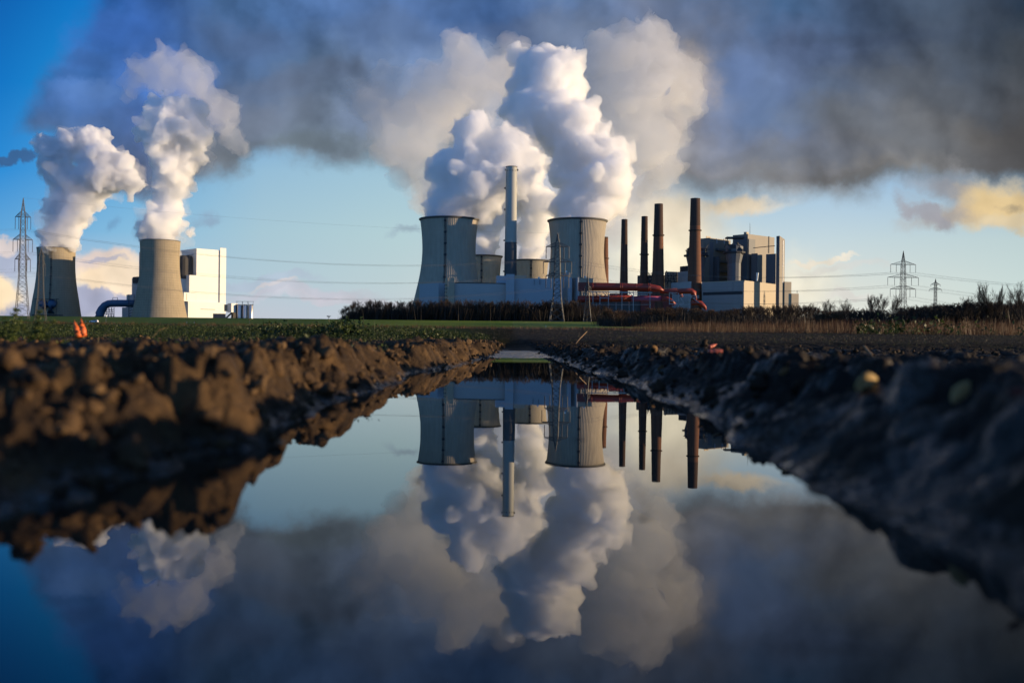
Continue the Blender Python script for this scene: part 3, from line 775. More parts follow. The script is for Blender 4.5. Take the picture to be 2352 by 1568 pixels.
# ---------------------------------------------------------------- cooling towers
def cooling_tower(xc, D, prof, label, mat, ribs, rim=True, ladder=0.0, face=0.0, crown=0.0, n=None):
    """prof: (y, radius) pairs in photograph units from the rim down"""
    k = D/F
    base = at(xc, prof[-1][0], D); top = at(xc, prof[0][0], D)
    root = empty('cooling_tower', (top.x, top.y, base.z), label, 'cooling tower')
    ys = [p[0] for p in prof]; rs = [p[1] for p in prof]
    hgt = top.z-base.z
    N = 60; pz = []
    for i in range(N+1):
        y = ys[0]+(ys[-1]-ys[0])*i/N
        r = np.interp(y, ys, rs)
        pz.append((r*k, hgt*(1-i/N)))
    # smooth the radius
    rr = np.array([p[0] for p in pz])
    for _ in range(6): rr[1:-1] = (rr[:-2]+2*rr[1:-1]+rr[2:])/4
    pz = [(float(r), p[1]) for r, p in zip(rr, pz)]
    seg = n or (ribs*4 if ribs else 128)
    vs = []; fs = []
    for r, z in pz:
        for q in range(seg):
            d = 0.34 if (ribs and q % 4 == 0) else 0.0
            t = 2*math.pi*q/seg
            vs.append(((r+d)*math.cos(t), (r+d)*math.sin(t), z))
    for i in range(N):
        for q in range(seg):
            fs.append((i*seg+q, (i+1)*seg+q, (i+1)*seg+(q+1) % seg, i*seg+(q+1) % seg))
    sh = mesh_obj('shell', vs, fs, mat, root, smooth=not ribs)
    MB().lathe([(r-1.6, z-0.1) for r, z in pz[:18]], 96).build('inner_wall', M_INNER, root, True)
    rt = pz[0][0]
    if rim: MB().lathe([(rt-1.8, hgt+0.1), (rt+1.9, hgt+0.5), (rt+2.1, hgt-0.9), (rt+0.3, hgt-2.4)], 128).build('rim', M_RIM, root, True)
    else: MB().lathe([(rt-1.8, hgt+0.05), (rt+0.5, hgt+0.5), (rt+0.5, hgt-0.9), (rt-0.1, hgt-1.2)], 128).build('rim', M_RIM, root, True)
    if ladder:
        a0 = math.radians(-90+ladder); mb = MB()
        for i in range(0, N-1):
            (r1, z1), (r2, z2) = pz[i], pz[i+1]
            for s_ in (-1, 1):
                a = a0 + s_*0.9/r1*1.1
                mb.bar(((r1+1.2)*math.cos(a), (r1+1.2)*math.sin(a), z1), ((r2+1.2)*math.cos(a), (r2+1.2)*math.sin(a), z2), 0.35)
            mb.bar(((r1+1.0)*math.cos(a0-1/r1), (r1+1.0)*math.sin(a0-1/r1), z1), ((r2+1.0)*math.cos(a0+1/r2), (r2+1.0)*math.sin(a0+1/r2), z2), 0.3)
        mb.build('ladder', M_DARK, root)
        for i in range(3, N-3, 7):
            r1, z1 = pz[i]
            M = Matrix.Rotation(a0, 4, 'Z')
            MB().box(r1+0.1, -1.9, z1-0.25, r1+2.4, 1.9, z1+2.2, M).build('platform', M_DARK, root)
    return root, pz, hgt
PR = [(505, 66.5), (515, 65), (530, 63), (550, 61.3), (575, 60.4), (600, 61.5), (625, 64.5), (646, 68.5), (670, 74), (694, 79.5), (722, 87)]
TD = 1500.0
t1 = cooling_tower(1032, TD, PR, 'big ribbed cooling tower left of the silver chimney, mostly shaded', M_TOWER, 110, ladder=-4)
t4 = cooling_tower(1326.5, TD, [(y+3, r) for y, r in PR], 'big ribbed cooling tower right of the silver chimney, sunlit on its right half', M_TOWER, 110, ladder=3)
PS = [(589, 43.7), (596, 42.5), (606, 41.2), (622, 40), (640, 39.3), (660, 40.5), (690, 45), (720, 52)]
t2 = cooling_tower(1109, 1900, PS, 'small distant cooling tower half hidden behind the big shaded one', M_TOWER, 110, ladder=-2)
t3 = cooling_tower(1217, 1890, [(y+10, r-0.5) for y, r in PS], 'small distant cooling tower between the silver chimney and the big sunlit tower', M_TOWER, 110, ladder=3)
P2 = [(554, 44.4), (575, 43.4), (598, 42.7), (620, 43.4), (640, 45.2), (663, 49.2), (689, 53), (712, 57.5), (728, 61), (738, 63.5)]
t5 = cooling_tower(368, DL, P2, 'smooth tall cooling tower standing in front of the white building', M_TOWER2, 0, rim=False, ladder=0)
P1 = [(571, 41.4), (585, 40.5), (600, 40), (620, 40.5), (640, 42), (665, 45), (689, 49), (708, 51.5), (726, 54.3), (738, 56.5)]
t6 = cooling_tower(129.5, 2385, P1, 'leftmost smooth cooling tower with a blue duct entering near its foot', M_TOWER2, 0, rim=False, ladder=10)
# blue inlet duct on the leftmost tower
mb = MB(); Dk = 2385/F
mb.path([(-8, -58*Dk*0.9, 40), (-4, -54*Dk, 40), (4, -60*Dk*0.95, 32)], [9, 9.5, 8], 14)
mb.path([(18, -52*Dk, 44), (18, -60*Dk*0.97, 36), (18, -62*Dk, 18)], [10, 9.5, 8.5], 14)
mb.build('inlet_duct', M_BLUE, t6[0], True)
mb = MB()
mb.box(-26, -62*Dk, 12, 44, -56*Dk, 14); mb.box(-20, -62*Dk, 50, 34, -57*Dk, 51)
for q in range(8): mb.bar((-24+q*9, -61*Dk, 0), (-24+q*9, -61*Dk, 13), 0.5)
for q in (-20, 30): mb.bar((q, -61*Dk, 12), (q, -59*Dk, 51), 0.5)
mb.build('service_platform', M_DARK, t6[0])

# ---------------------------------------------------------------- box buildings standing at an angle
def corner_plan(xc, xL, xR, D, beta):
    r_ = Vector((math.cos(beta), math.sin(beta))); l_ = Vector((-math.sin(beta), math.cos(beta)))
    C = at(xc, CY, D); C2 = Vector((C.x, C.y))
    def solve(x, d):
        w = at(x, CY, 1.0); tx = w.x      # X/Y of that column
        t = (C2.x - tx*C2.y)/(tx*d.y - d.x)
        return max(t, 0.5)
    tr = solve(xR, r_); tl = solve(xL, l_)
    return C2, r_, l_, tr, tl
def block(root, name, xc, xL, xR, yt, D, beta, mat, yb=None, slope=0.0, mb=None):
    """box whose nearest corner is seen at column xc; its faces reach columns xL and xR; yt top (at the corner)"""
    C2, r_, l_, tr, tl = corner_plan(xc, xL, xR, D, beta)
    A = C2 + r_*tr; B = C2 + l_*tl; E = C2 + r_*tr + l_*tl
    zt = at(xc, yt, D).z; zb = at(xc, yb, D).z if yb else ground_z(0, D)-2
    ox = root.location if root else Vector((0, 0, 0))
    pts = [(p.x-ox.x, p.y-ox.y) for p in (C2, A, E, B)]
    own = mb is None
    mb = mb or MB()
    mb.prism(pts, zb-ox.z, [zt-ox.z, zt-ox.z-slope, zt-ox.z-slope, zt-ox.z])
    if own: return mb.build(name, mat, root)
def flat_on(root, name, x0, x1, y0, y1, D, beta, xref, mat, out=0.6, th=0.6):
    """a flat panel on the front plane that passes through column xref at depth D"""
    r_ = Vector((math.cos(beta), math.sin(beta))); nrm = Vector((math.sin(beta), -math.cos(beta)))
    C = at(xref, CY, D); C2 = Vector((C.x, C.y))
    P = []
    for x in (x0, x1):
        tx = at(x, CY, 1.0).x; t = (C2.x - tx*C2.y)/(tx*r_.y - r_.x); P.append(C2+r_*t)
    z0 = at(x0, y0, P[0].y).z; z1 = at(x0, y1, P[0].y).z
    pts = [P[0]+nrm*out, P[1]+nrm*out, P[1]-nrm*0+nrm*(out-th), P[0]+nrm*(out-th)]
    ox = root.location
    return MB().prism([(p.x-ox.x, p.y-ox.y) for p in pts], min(z0, z1)-ox.z, max(z0, z1)-ox.z).build(name, mat, root)
def flat_left(root, name, x0, x1, y0, y1, D, beta, xref, mat, out=0.6, th=0.6, mb=None):
    """the same on the left (shaded) side plane through column xref"""
    l_ = Vector((-math.sin(beta), math.cos(beta))); nrm = Vector((-math.cos(beta), -math.sin(beta)))
    C = at(xref, CY, D); C2 = Vector((C.x, C.y)); P = []
    for x in (x0, x1):
        tx = at(x, CY, 1.0).x; t = (C2.x - tx*C2.y)/(tx*l_.y - l_.x); P.append(C2+l_*t)
    z0 = at(x1, y0, P[1].y).z; z1 = at(x1, y1, P[1].y).z
    pts = [P[0]+nrm*out, P[1]+nrm*out, P[1]+nrm*(out-th), P[0]+nrm*(out-th)]
    ox = root.location
    return MB().prism([(p.x-ox.x, p.y-ox.y) for p in pts], min(z0, z1)-ox.z, max(z0, z1)-ox.z).build(name, mat, root)
def bld(name, x, D, label, cat):
    p = at(x, CY, D); return empty(name, (p.x, p.y, ground_z(0, D)), label, cat)

# ---- white boiler house on the left
BL = R(46); DW = 2290.0
w = bld('boiler_house', 449.5, DW, 'tall white boiler house with a stepped left edge behind the smooth cooling tower', 'building')
block(w, 'main_block', 449.5, 412, 503.2, 571, DW, BL, M_WHITE)
def on_front(x, x0=449.5, D0=DW, beta=BL):      # depth of the front plane at column x
    r_ = Vector((math.cos(beta), math.sin(beta))); C = at(x0, CY, D0); tx = at(x, CY, 1.0).x
    t = (C.x - tx*C.y)/(tx*r_.y - r_.x); return C.y + r_.y*t
block(w, 'stair_tower', 503.8, 502.9, 517.5, 569.6, on_front(503.8)-3, BL, M_WHITE)
block(w, 'stepped_block', 433.5, 426, 449.5, 632, on_front(433.5), BL, M_WHITE, yb=672)
block(w, 'stepped_block', 421.2, 415, 449.3, 671.7, on_front(421.2)-0.5, BL, M_WHITE, yb=692)
block(w, 'base_block', 431.3, 418, 513.8, 692.4, on_front(431.3)-5, BL, M_WHITE)
flat_left(w, 'bunker_recess', 412.5, 437.5, 588, 628, DW, BL, 449.5, M_DARK, out=0.5)
mb = MB(); p = at(424, 600, DW+20); ox = w.location
mb.lathe([(20, 0), (20, 45), (17, 52)], 20, c=(p.x-ox.x+3, p.y-ox.y-4, at(424, 640, DW+20).z-ox.z), cap=True); mb.build('bunker', M_RIM, w)
flat_on(w, 'door_canopy', 460, 493, 709.5, 711, on_front(431.3)-5, BL, 431.3, M_WHITE_D, out=0.8)
flat_on(w, 'seam', 502.6, 503.4, 574, 706, DW, BL, 449.5, M_DARK, out=0.25, th=0.5)
flat_on(w, 'ladder', 427.2, 428.2, 674, 690, on_front(421.2)-0.5, BL, 421.2, M_TAN, out=0.3)
mb = MB()
for xx, yy in ((416, 589), (428, 587), (420, 597)):
    q = at(xx, yy, DW+10); mb.bar((q.x-ox.x, q.y-ox.y, q.z-ox.z), (q.x-ox.x+16, q.y-ox.y, q.z-ox.z+(2 if yy < 595 else 12)), 0.7)
mb.build('crane_beam', M_DARK, w)
# annexes seen left of the smooth tower
w2 = bld('annex_building', 300, DW+90, 'grey blue stepped annex just left of the smooth tall cooling tower', 'building')
block(w2, 'tall_block', 326, 317.6, 345, 578.5, DW+90, BL, M_WHITE_D)
block(w2, 'middle_block', 330, 301.7, 345, 637, DW+60, BL, M_WHITE_D)
block(w2, 'low_block', 331, 289.5, 345, 675, DW+40, BL, M_WHITE_D)
block(w2, 'low_block', 332, 279.5, 345, 704.5, DW+22, BL, M_WHITE_D)
flat_left(w2, 'intake_box', 307, 318, 636, 650, DW+60, BL, 330, M_DARK, out=4, th=4)
# blue duct
Dd = DW+10; dr = bld('gas_duct', 225, Dd, 'blue gas duct curving down left of the smooth tall cooling tower', 'duct')
def rel(o, x, y, D): return at(x, y, D)-o.location
k = Dd/F
MB().path([rel(dr, x, y, Dd) for x, y in ((226, 733), (229, 722), (234, 711), (241, 702), (249, 698), (257, 697), (275, 697), (316, 697.5))], [13, 10, 9.5, 8.6, 8.4, 8.2, 8.2, 8.2], 16).build('pipe', M_BLUE, dr, True)
mb = MB()
for x in (238, 244, 250, 256, 262): mb.bar(rel(dr, x, 706, Dd), rel(dr, x, 733, Dd), 0.7)
for y in (712, 717, 722, 727): mb.bar(rel(dr, 222, y, Dd), rel(dr, 262, y-0.5, Dd), 0.7)
for x in (244, 250, 256): mb.bar(rel(dr, x, 706, Dd), rel(dr, x+6, 733, Dd), 0.5)
mb.bar(rel(dr, 259, 684, Dd), rel(dr, 259, 706, Dd), 0.6); mb.bar(rel(dr, 270, 684, Dd), rel(dr, 270, 700, Dd), 0.6); mb.bar(rel(dr, 259, 684, Dd), rel(dr, 270, 684, Dd), 0.6)
for y in (703, 709, 715, 721, 727, 733): mb.bar(rel(dr, 296, y, Dd-20), rel(dr, 308, y-5, Dd-20), 0.6)
for x in (296, 308): mb.bar(rel(dr, x, 676, Dd-20), rel(dr, x, 735, Dd-20), 0.8)
mb.bar(rel(dr, 222, 730, Dd), rel(dr, 310, 733, Dd-20), 0.5)
mb.build('support_frame', M_DARK, dr)
# silos and small buildings to the right of the white house
SD = 2240.0
for i, (x, r, lab) in enumerate(((549.5, 6.2, 'shaded round silo at the left end of the silo row'), (562, 6.0, 'shiny round silo in the middle of the silo row'), (575.3, 5.2, 'shiny round silo at the right end of the silo row'))):
    s = bld('storage_silo', x, SD, lab, 'silo'); rr = r*SD/F; hh = at(x, 702, SD).z-s.location.z
    MB().lathe([(rr, 0), (rr, hh), (rr*0.8, hh+1.2), (0.1, hh+1.6)], 28).build('tank', M_SILV, s, True)
    MB().box(-rr*1.1, -rr*0.5, hh+1.7, rr*1.1, rr*0.5, hh+2.4).build('roof_platform', M_DARK, s)
    mb = MB()
    for sx in (-1, 1): mb.bar((sx*rr, 0, hh), (sx*rr, 0, hh+9), 0.4)
    mb.bar((-rr*1.4, 0, hh+9), (rr*1.4, 0, hh+9), 0.5)
    mb.bar((-rr-1, -rr*0.5, 0), (-rr-1, -rr*0.5, hh), 0.6); mb.bar((-rr+1, -rr*0.7, 0), (-rr+1, -rr*0.7, hh), 0.6)
    for q in range(12): mb.bar((-rr-1, -rr*0.5, q*hh/12), (-rr+1, -rr*0.7, (q+0.8)*hh/12), 0.5)
    mb.build('handrail', M_DARK, s)
s = bld('conveyor_house', 530, SD-10, 'small white box house on stilts between the white boiler house and the silos', 'building')
block(s, 'cabin', 530.6, 521.5, 545, 696.7, SD-10, BL, M_WHITE, yb=717.5)
block(s, 'side_cabin', 516, 514, 522, 699.5, SD, BL, M_TAN, yb=715)
mb = MB()
for x in (532, 536, 540, 544): mb.bar(rel(s, x, 717, SD), rel(s, x-1, 735, SD), 0.7)
mb.bar(rel(s, 517, 733, SD), rel(s, 532, 719, SD), 2.2)
mb.build('stilts', M_RIM, s)
s = bld('low_shed', 487.5, DW-80, 'low dark grey shed at the foot of the white boiler house', 'shed')
block(s, 'wall', 488.5, 487, 517.5, 720.5, DW-80, R(4), m_plain('shed_grey', (0.10, 0.10, 0.105)))
s = bld('low_shed', 545, DW-70, 'low grey shed between the stilt house and the silos', 'shed')
block(s, 'wall', 535, 531, 546, 718, SD+10, BL, M_RIM)

# ---- halls in front of the big towers
BR = R(10)
h = bld('turbine_hall', 1042, 1262, 'long pale turbine hall with two stair towers in front of the big cooling towers', 'building')
block(h, 'left_annex', 1006, 962, 1021.6, 650, 1290, R(40), M_HALLB)
block(h, 'stair_tower', 1027.3, 1020.8, 1042.6, 637.8, 1262, R(20), M_TAN)
for i in range(5):
    q = at(1024, 655+i*8.2, 1263.2)-h.location
    for dx in (-1.2, 0.6): MB().box(q.x+dx-0.25, q.y-0.6, q.z-1.4, q.x+dx+0.45, q.y+0.2, q.z+0.9).build('window', M_DARK, h)
block(h, 'hall', 1042.8, 1041, 1160.8, 649.5, 1270, R(4), M_HALL)
block(h, 'rear_block', 1140, 1138, 1161, 633.4, 1300, R(4), M_HALLB)
block(h, 'link_tower', 1160.8, 1159, 1180.2, 630, 1266, R(-6), M_HALLB)
flat_on(h, 'roof_edge', 1044, 1160, 649.1, 650.6, 1270, R(4), 1042.8, M_DARK, out=0.4)
h2 = bld('boiler_hall', 1181, 1272, 'blue grey hall with a flat roof beneath the big sunlit cooling tower', 'building')
block(h2, 'hall', 1180.6, 1180, 1290.5, 640, 1272, R(-8), M_HALLB)
block(h2, 'roof_house', 1182, 1181, 1207, 632.4, 1300, R(6), M_TAN, yb=642)
block(h2, 'stair_tower', 1304.6, 1290.2, 1312.6, 626.3, 1262, R(14), M_HALLB)
flat_on(h2, 'lit_panel', 1304.8, 1312.6, 626.6, 637.5, 1262, R(14), 1304.6, M_TAN, out=0.4)  # sunlight on the upper front, painted as a tan panel
block(h2, 'end_block', 1325.8, 1310.5, 1328.5, 637.3, 1258, R(14), M_HALLB)
block(h2, 'roof_house', 1327, 1326, 1361, 638.6, 1310, R(14), M_TAN, yb=650)
for x, y in ((1238, 639), (1288, 636.5), (1301, 625), (1345, 637.5)):
    q = at(x, y, 1290)-h2.location; MB().lathe([(1.2, 0), (1.4, 1.2), (0.6, 2.2)], 10, c=(q.x, q.y, q.z-0.6), cap=True).build('roof_vent', M_WHITE, h2)
for x, y0, y1 in ((1227, 642, 655), (1240, 642, 654), (1278, 642, 652)):
    a = at(x, y0, 1266)-h2.location; b_ = at(x, y1, 1266)-h2.location
    MB().bar(a, b_, 0.35).build('downpipe', M_DARK, h2)

# ---- silver chimney
cD = 1468.0; c0 = at(1174.8, 384, cD); cb = ground_z(0, cD); k = cD/F
ch = empty('tall_chimney', (c0.x, c0.y, cb), 'tallest slim silver chimney with a dark grey lower part', 'chimney')
hz = c0.z-cb; zb = at(1174.8, 557.5, cD).z-cb
rad = lambda z: (12.6 + 1.9*(1-z/hz))*k*1.0
MB().lathe([(rad(z), z) for z in np.linspace(zb, hz, 12)], 40).build('upper_shaft', M_CHIM, ch, True)
MB().lathe([(rad(z)+0.3, z) for z in np.linspace(0, zb, 8)]+[(rad(zb), zb+0.1)], 40).build('lower_shaft', M_CHIMD, ch, True)
MB().lathe([(rad(hz)-1.0, hz-3), (rad(hz)-1.0, hz+0.1), (rad(hz)+0.5, hz+0.3), (rad(hz)+0.5, hz-0.7)], 40).build('rim', M_RIM, ch, True)
for q in range(12):
    a = 2*math.pi*(q+0.5)/12
    M = Matrix.Rotation(a, 4, 'Z'); MB().box(rad(hz)-0.1, -0.35, hz-7.5, rad(hz)+0.12, 0.35, hz-5.0, M).build('vent_slit', M_DARK, ch)
for y in (391, 433, 482, 553, 624):
    z = at(1174.8, y, cD).z-cb
    for sx in ((-1, 1) if y == 391 else (-1,)):
        MB().box(sx*(rad(z)+1.0)-1.0, -1.5, z-0.9, sx*(rad(z)+1.0)+1.0, 1.5, z+1.1).build('beacon_bracket', M_DARK, ch)

# ---- brick chimneys
def brick_chimney(x, yt, rt, yb, rb, ring, D, label, soot=0.24):
    k = D/F; t = at(x, yt, D); zb = ground_z(0, D); hh = t.z-zb
    o = empty('brick_chimney', (t.x, t.y, zb), label, 'chimney', 'brick chimneys')
    hb = at(x, yb, D).z-zb
    rad = lambda z: (rt + (rb-rt)*((hh-z)/(hh-hb))**1.15)*k
    zs = hh*(1-soot)
    MB().lathe([(rad(z), z) for z in np.linspace(0, zs, 10)], 36).build('shaft', M_BRICK, o, True)
    MB().lathe([(rad(z)+0.03, z) for z in np.linspace(zs, hh, 5)]+[(rad(hh)-1.2, hh+0.05), (rad(hh)-1.2, hh-6)], 36).build('sooty_top', M_SOOT, o, True)
    if ring:
        z = at(x, ring, D).z-zb
        MB().lathe([(rad(z), z-0.9), (rad(z)+1.4, z-0.5), (rad(z)+1.4, z+0.7), (rad(z), z+0.9)], 36).build('gallery', M_SOOT, o)
    mb = MB()
    for a in (-1.9,):
        for s_ in (-.4, .4): mb.bar(((rad(0)+.4)*math.cos(a)+s_, (rad(0)+.4)*math.sin(a), 0), ((rad(hh)+.4)*math.cos(a)+s_, (rad(hh)+.4)*math.sin(a), hh), 0.12)
    mb.build('ladder', M_DARK, o)
brick_chimney(1388.5, 545, 8.4, 650, 10.5, 594, 1640, 'brick chimney partly hidden behind the big sunlit cooling tower', 0.02)
brick_chimney(1434.4, 504.5, 6.9, 650, 9.2, None, 1350, 'slim brick chimney second from the left, without a gallery ring')
brick_chimney(1480.6, 497.6, 7.1, 651, 9.6, 585, 1340, 'slim brick chimney with a gallery ring low on its shaft, third from the left')
brick_chimney(1513.0, 469, 9.7, 652, 14.0, 541, 1300, 'thick brick chimney with shadow bands on its sunlit side, fourth from the left', 0.28)
brick_chimney(1597.2, 456.5, 10.9, 648, 15.4, 530, 1270, 'tallest thick brick chimney, rightmost of the row and beside the boiler blocks', 0.22)

# ---- boiler blocks on the right
BB = R(42)
def hopper(root, x0, x1, xs0, xs1, ytop, yplat, yneck, D, rootx):
    o = root.location
    xc = (x0+x1)/2; p = at(xc, yplat, D)-o; k = D/F
    rw = (x1-x0)/2*k; rn = (xs1-xs0)/2*k; xn = ((xs0+xs1)/2-xc)*k
    z = lambda y: at(xc, y, D).z-o.z
    mb = MB()
    mb.lathe([(rn, z(648)), (rn, z(yneck+8)), (rw*0.80, z(yplat+3)), (rw*0.80, z(yplat-2)), (rw*0.8, z(yplat-16)), (rw*0.5, z(yplat-21))], 12, c=(p.x+xn, p.y, 0), cap=True)
    mb.build('coal_bunker', M_SLATE_SHADE, root)
    mb = MB(); mb.lathe([(rw*0.8, z(yplat)), (rw, z(yplat)+0.2), (rw, z(yplat)+2.2), (rw*0.8, z(yplat)+2.3)], 12, c=(p.x+xn, p.y, 0)); mb.build('platform', M_DARK, root)
    mb = MB(); rnd = random.Random(int(x0))
    for i in range(26):
        a = Vector((p.x+xn+rnd.uniform(-.75, .75)*rw, p.y-rw*0.5+rnd.uniform(-2, 2), z(yplat-rnd.uniform(2, 20))))
        b2 = a+Vector((rnd.uniform(-8, 8), rnd.uniform(-2, 2), rnd.uniform(-7, 9)))
        mb.bar(a, b2, rnd.uniform(0.3, 0.9))
    for i in range(8):
        a = rnd.uniform(0, 1); q = Vector((p.x+xn+(a-.5)*rw*1.2, p.y-rw*0.55, z(yplat-4-rnd.uniform(0, 14)))); s_ = rnd.uniform(1.5, 3.5)
        mb.box(q.x-s_, q.y-s_, q.z-s_*.6, q.x+s_, q.y+s_, q.z+s_*.6)
    mb.bar((p.x+xn-rw*0.9, p.y, z(yplat-14)), (p.x+xn-rw*0.55, p.y, z(ytop)), 0.5)
    mb.box(p.x+xn-rw*0.75, p.y-rw*0.4, z(ytop)-1.2, p.x+xn+rw*0.8, p.y+rw*0.4, z(ytop)+1.0)
    mb.build('machinery', M_DARK, root)
a = bld('boiler_house', 1628, 1330, 'left tall boiler block directly beside the tallest thick brick chimney', 'building')
block(a, 'main_block', 1628, 1604, 1676, 546.5, 1330, BB, M_TAN2)
block(a, 'roof_box', 1620, 1619.5, 1630, 542.5, 1336, BB, M_TAN, yb=548)
block(a, 'side_panel', 1649, 1636, 1651, 589.8, 1322, BB, M_SLATE_SHADE)  # slate colour stands for the shade on this block's left face
block(a, 'shaft_panel', 1636, 1628, 1637, 547.5+9, 1324, BB, M_SLATE_SHADE)
for x0 in (1643, 1660): flat_on(a, 'vent_strip', x0, x0+2, 548, 560, 1330, BB, 1628, M_WHITE_D, out=0.5)
for y0 in (571, 598, 620, 639): flat_on(a, 'duct_band', 1641, 1668, y0, y0+5, 1330, BB, 1628, M_SLATE_SHADE, out=3.5, th=3.5)
hopper(a, 1569, 1626, 1580, 1618, 576, 590, 602, 1305, 1628)
b = bld('boiler_house', 1715, 1300, 'right tall boiler block with a roof antenna and a dark coal bunker', 'building')
block(b, 'main_block', 1715.3, 1680.7, 1776.5, 537.7, 1300, BB, M_TAN2)
block(b, 'roof_box', 1712, 1706, 1717.5, 533, 1306, BB, M_TAN, yb=539)
block(b, 'side_panel', 1738.4, 1723.8, 1753.7, 582, 1290, BB, M_TAN2)
block(b, 'side_panel', 1779.7, 1757.5, 1783, 583, 1284, BB, M_SLATE_SHADE)  # the left face's shade is put into the slate colour
flat_left(b, 'shaded_face', 1724, 1738.2, 582.3, 646, 1290, BB, 1738.4, M_SLATE_SHADE, out=0.4)  # dark sheet painting the shade on the protruding block's left face
flat_on(b, 'shaft_panel', 1716.5, 1731, 549, 646, 1300, BB, 1715.3, M_SLATE_SHADE, out=1.0, th=1.0)
flat_left(b, 'bunker_wall', 1683, 1714, 544, 646, 1300, BB, 1715.3, M_SLATE_SHADE, out=0.4)
flat_on(b, 'cable_tray', 1762.5, 1764.5, 543, 582, 1300, BB, 1715.3, M_RIM, out=0.5)
mb = MB(); mb.bar(rel(b, 1730, 570, 1298), rel(b, 1780, 565, 1290), 0.6); mb.build('pipe_bridge', M_DARK, b)
mb = MB(); mb.bar(rel(b, 1722.5, 539, 1306), rel(b, 1722.5, 512, 1306), 0.35, 0.12); mb.build('antenna', M_DARK, b)
hopper(b, 1661, 1712, 1671, 1702, 547, 583, 598, 1286, 1715)
mb = MB(); q = rel(b, 1738.5, 640, 1215); mb.bar(q+Vector((0, 0, -3)), q+Vector((0.6, 0, 7)), 0.9, 1.6, 8); mb.build('steam_vent', M_WHITE, b)
s = bld('stair_tower', 1788, 1272, 'narrow tan stair tower with a slanted top at the right end of the boiler blocks', 'tower')
block(s, 'wall', 1788.6, 1781, 1800.4, 542, 1232, R(38), M_TAN2, slope=4.0)
flat_left(s, 'shaded_side', 1781.2, 1788.4, 543.5, 700, 1232, R(38), 1788.6, M_SLATE_SHADE, out=0.3, th=0.3)  # shade of the tower's left side, put on as a dark sheet
flat_on(s, 'window_strip', 1796, 1797.2, 553, 650, 1232, R(38), 1788.6, M_WHITE, out=0.3)
l = bld('machine_hall', 1707, 1215, 'low wide tan machine hall with one bright front, below the boiler blocks', 'building')
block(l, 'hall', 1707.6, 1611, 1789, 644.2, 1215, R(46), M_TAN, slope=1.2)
flat_left(l, 'shaded_wall', 1612, 1707.2, 646, 720, 1215, R(46), 1707.6, m_clad('shaded_cladding', (0.27, 0.26, 0.25), 5.0, 0.3), out=0.3, th=0.3)  # the left wall's shade is put into a darker cladding colour
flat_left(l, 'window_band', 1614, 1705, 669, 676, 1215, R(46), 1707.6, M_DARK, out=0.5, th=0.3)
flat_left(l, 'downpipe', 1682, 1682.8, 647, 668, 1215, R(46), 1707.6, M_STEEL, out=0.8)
block(l, 'end_block', 1801, 1798.7, 1816.5, 647.4, 1236, R(20), M_TAN)
block(l, 'end_block', 1817, 1816.3, 1833.6, 674.4, 1238, R(20), M_TAN)
mb = MB(); mb.bar(rel(l, 1831, 674, 1240), rel(l, 1831, 668, 1240), 0.3); mb.build('mast', M_DARK, l)
l2 = bld('workshop_building', 1581, 1290, 'grey windowless building behind the foot of the tallest thick brick chimney', 'building')
block(l2, 'wall', 1583, 1540, 1612, 646.8, 1262, R(28), M_HALL)
block(l2, 'roof_house', 1578, 1555, 1583, 623, 1330, R(28), M_HALL)
block(l2, 'roof_plant', 1578, 1560, 1583, 610.7, 1336, R(28), M_DARK, yb=624)
l3 = bld('crusher_building', 1525, 1350, 'cluttered dark and tan plant building between the thick brick chimneys', 'building')
block(l3, 'wall', 1500, 1462.5, 1530, 632, 1380, R(15), M_RIM)
block(l3, 'wall', 1529, 1526, 1557, 624, 1370, R(15), M_TAN)
block(l3, 'shaft', 1474, 1462.7, 1476, 632, 1360, R(20), M_RIM)
mb = MB(); rnd = random.Random(4)
for i in range(60):
    x = rnd.choice([rnd.uniform(1489, 1499), rnd.uniform(1526, 1554)]); y = rnd.uniform(630, 652)
    a_ = rel(l3, x, y, 1335); mb.bar(a_, a_+Vector((rnd.uniform(-5, 5), 0, rnd.uniform(-5, 5))), rnd.uniform(0.3, 0.8))
for x in (1528, 1534, 1541, 1548, 1555, 1490, 1498): mb.bar(rel(l3, x, 626, 1336), rel(l3, x, 660, 1336), 0.6)
for y in (633, 640, 647): mb.bar(rel(l3, 1526, y, 1336), rel(l3, 1556, y, 1336), 0.6)
mb.build('steel_frame', M_DARK, l3)

pw = bld('pump_house', 1400, 1292, 'long low dark building behind the red gas ducts', 'building')
block(pw, 'wall', 1330, 1329, 1470, 679, 1292, R(3), M_RIM)
block(pw, 'wall', 1471, 1470, 1545, 676, 1292, R(3), M_REDD)
block(pw, 'roof_plant', 1400, 1399, 1440, 674, 1290, R(3), M_REDD, yb=681)
# ---- red ducts on steel frames
RD = 1196.0; k = RD/F
rd = bld('gas_duct', 1400, RD, 'long bright red gas duct raised on a steel frame before the slim brick chimneys', 'duct')
block(rd, 'duct_box', 1349, 1326.5, 1352, 648.4, RD, R(60), M_REDD, yb=668.5)
MB().path([rel(rd, x, y, RD) for x, y in ((1350, 658.6), (1370, 658.8), (1400, 659.2), (1440, 659.8), (1491, 660.6), (1504, 662.5), (1514, 664), (1524, 669))], [9.3*k, 9.3*k, 9.1*k, 8.9*k, 8.5*k, 7.8*k, 6.8*k, 3*k], 22).build('pipe', M_RED, rd, True)
for x, y, r in ((1361, 658.8, 9.9), (1424, 659.6, 9.7), (1428, 659.7, 9.7), (1460, 660.2, 9.2), (1489, 660.6, 9.6), (1493, 660.7, 9.4)):
    MB().path([rel(rd, x-0.6, y, RD), rel(rd, x+0.6, y, RD)], r*k, 22).build('flange', M_RED, rd, True)
mb = MB()
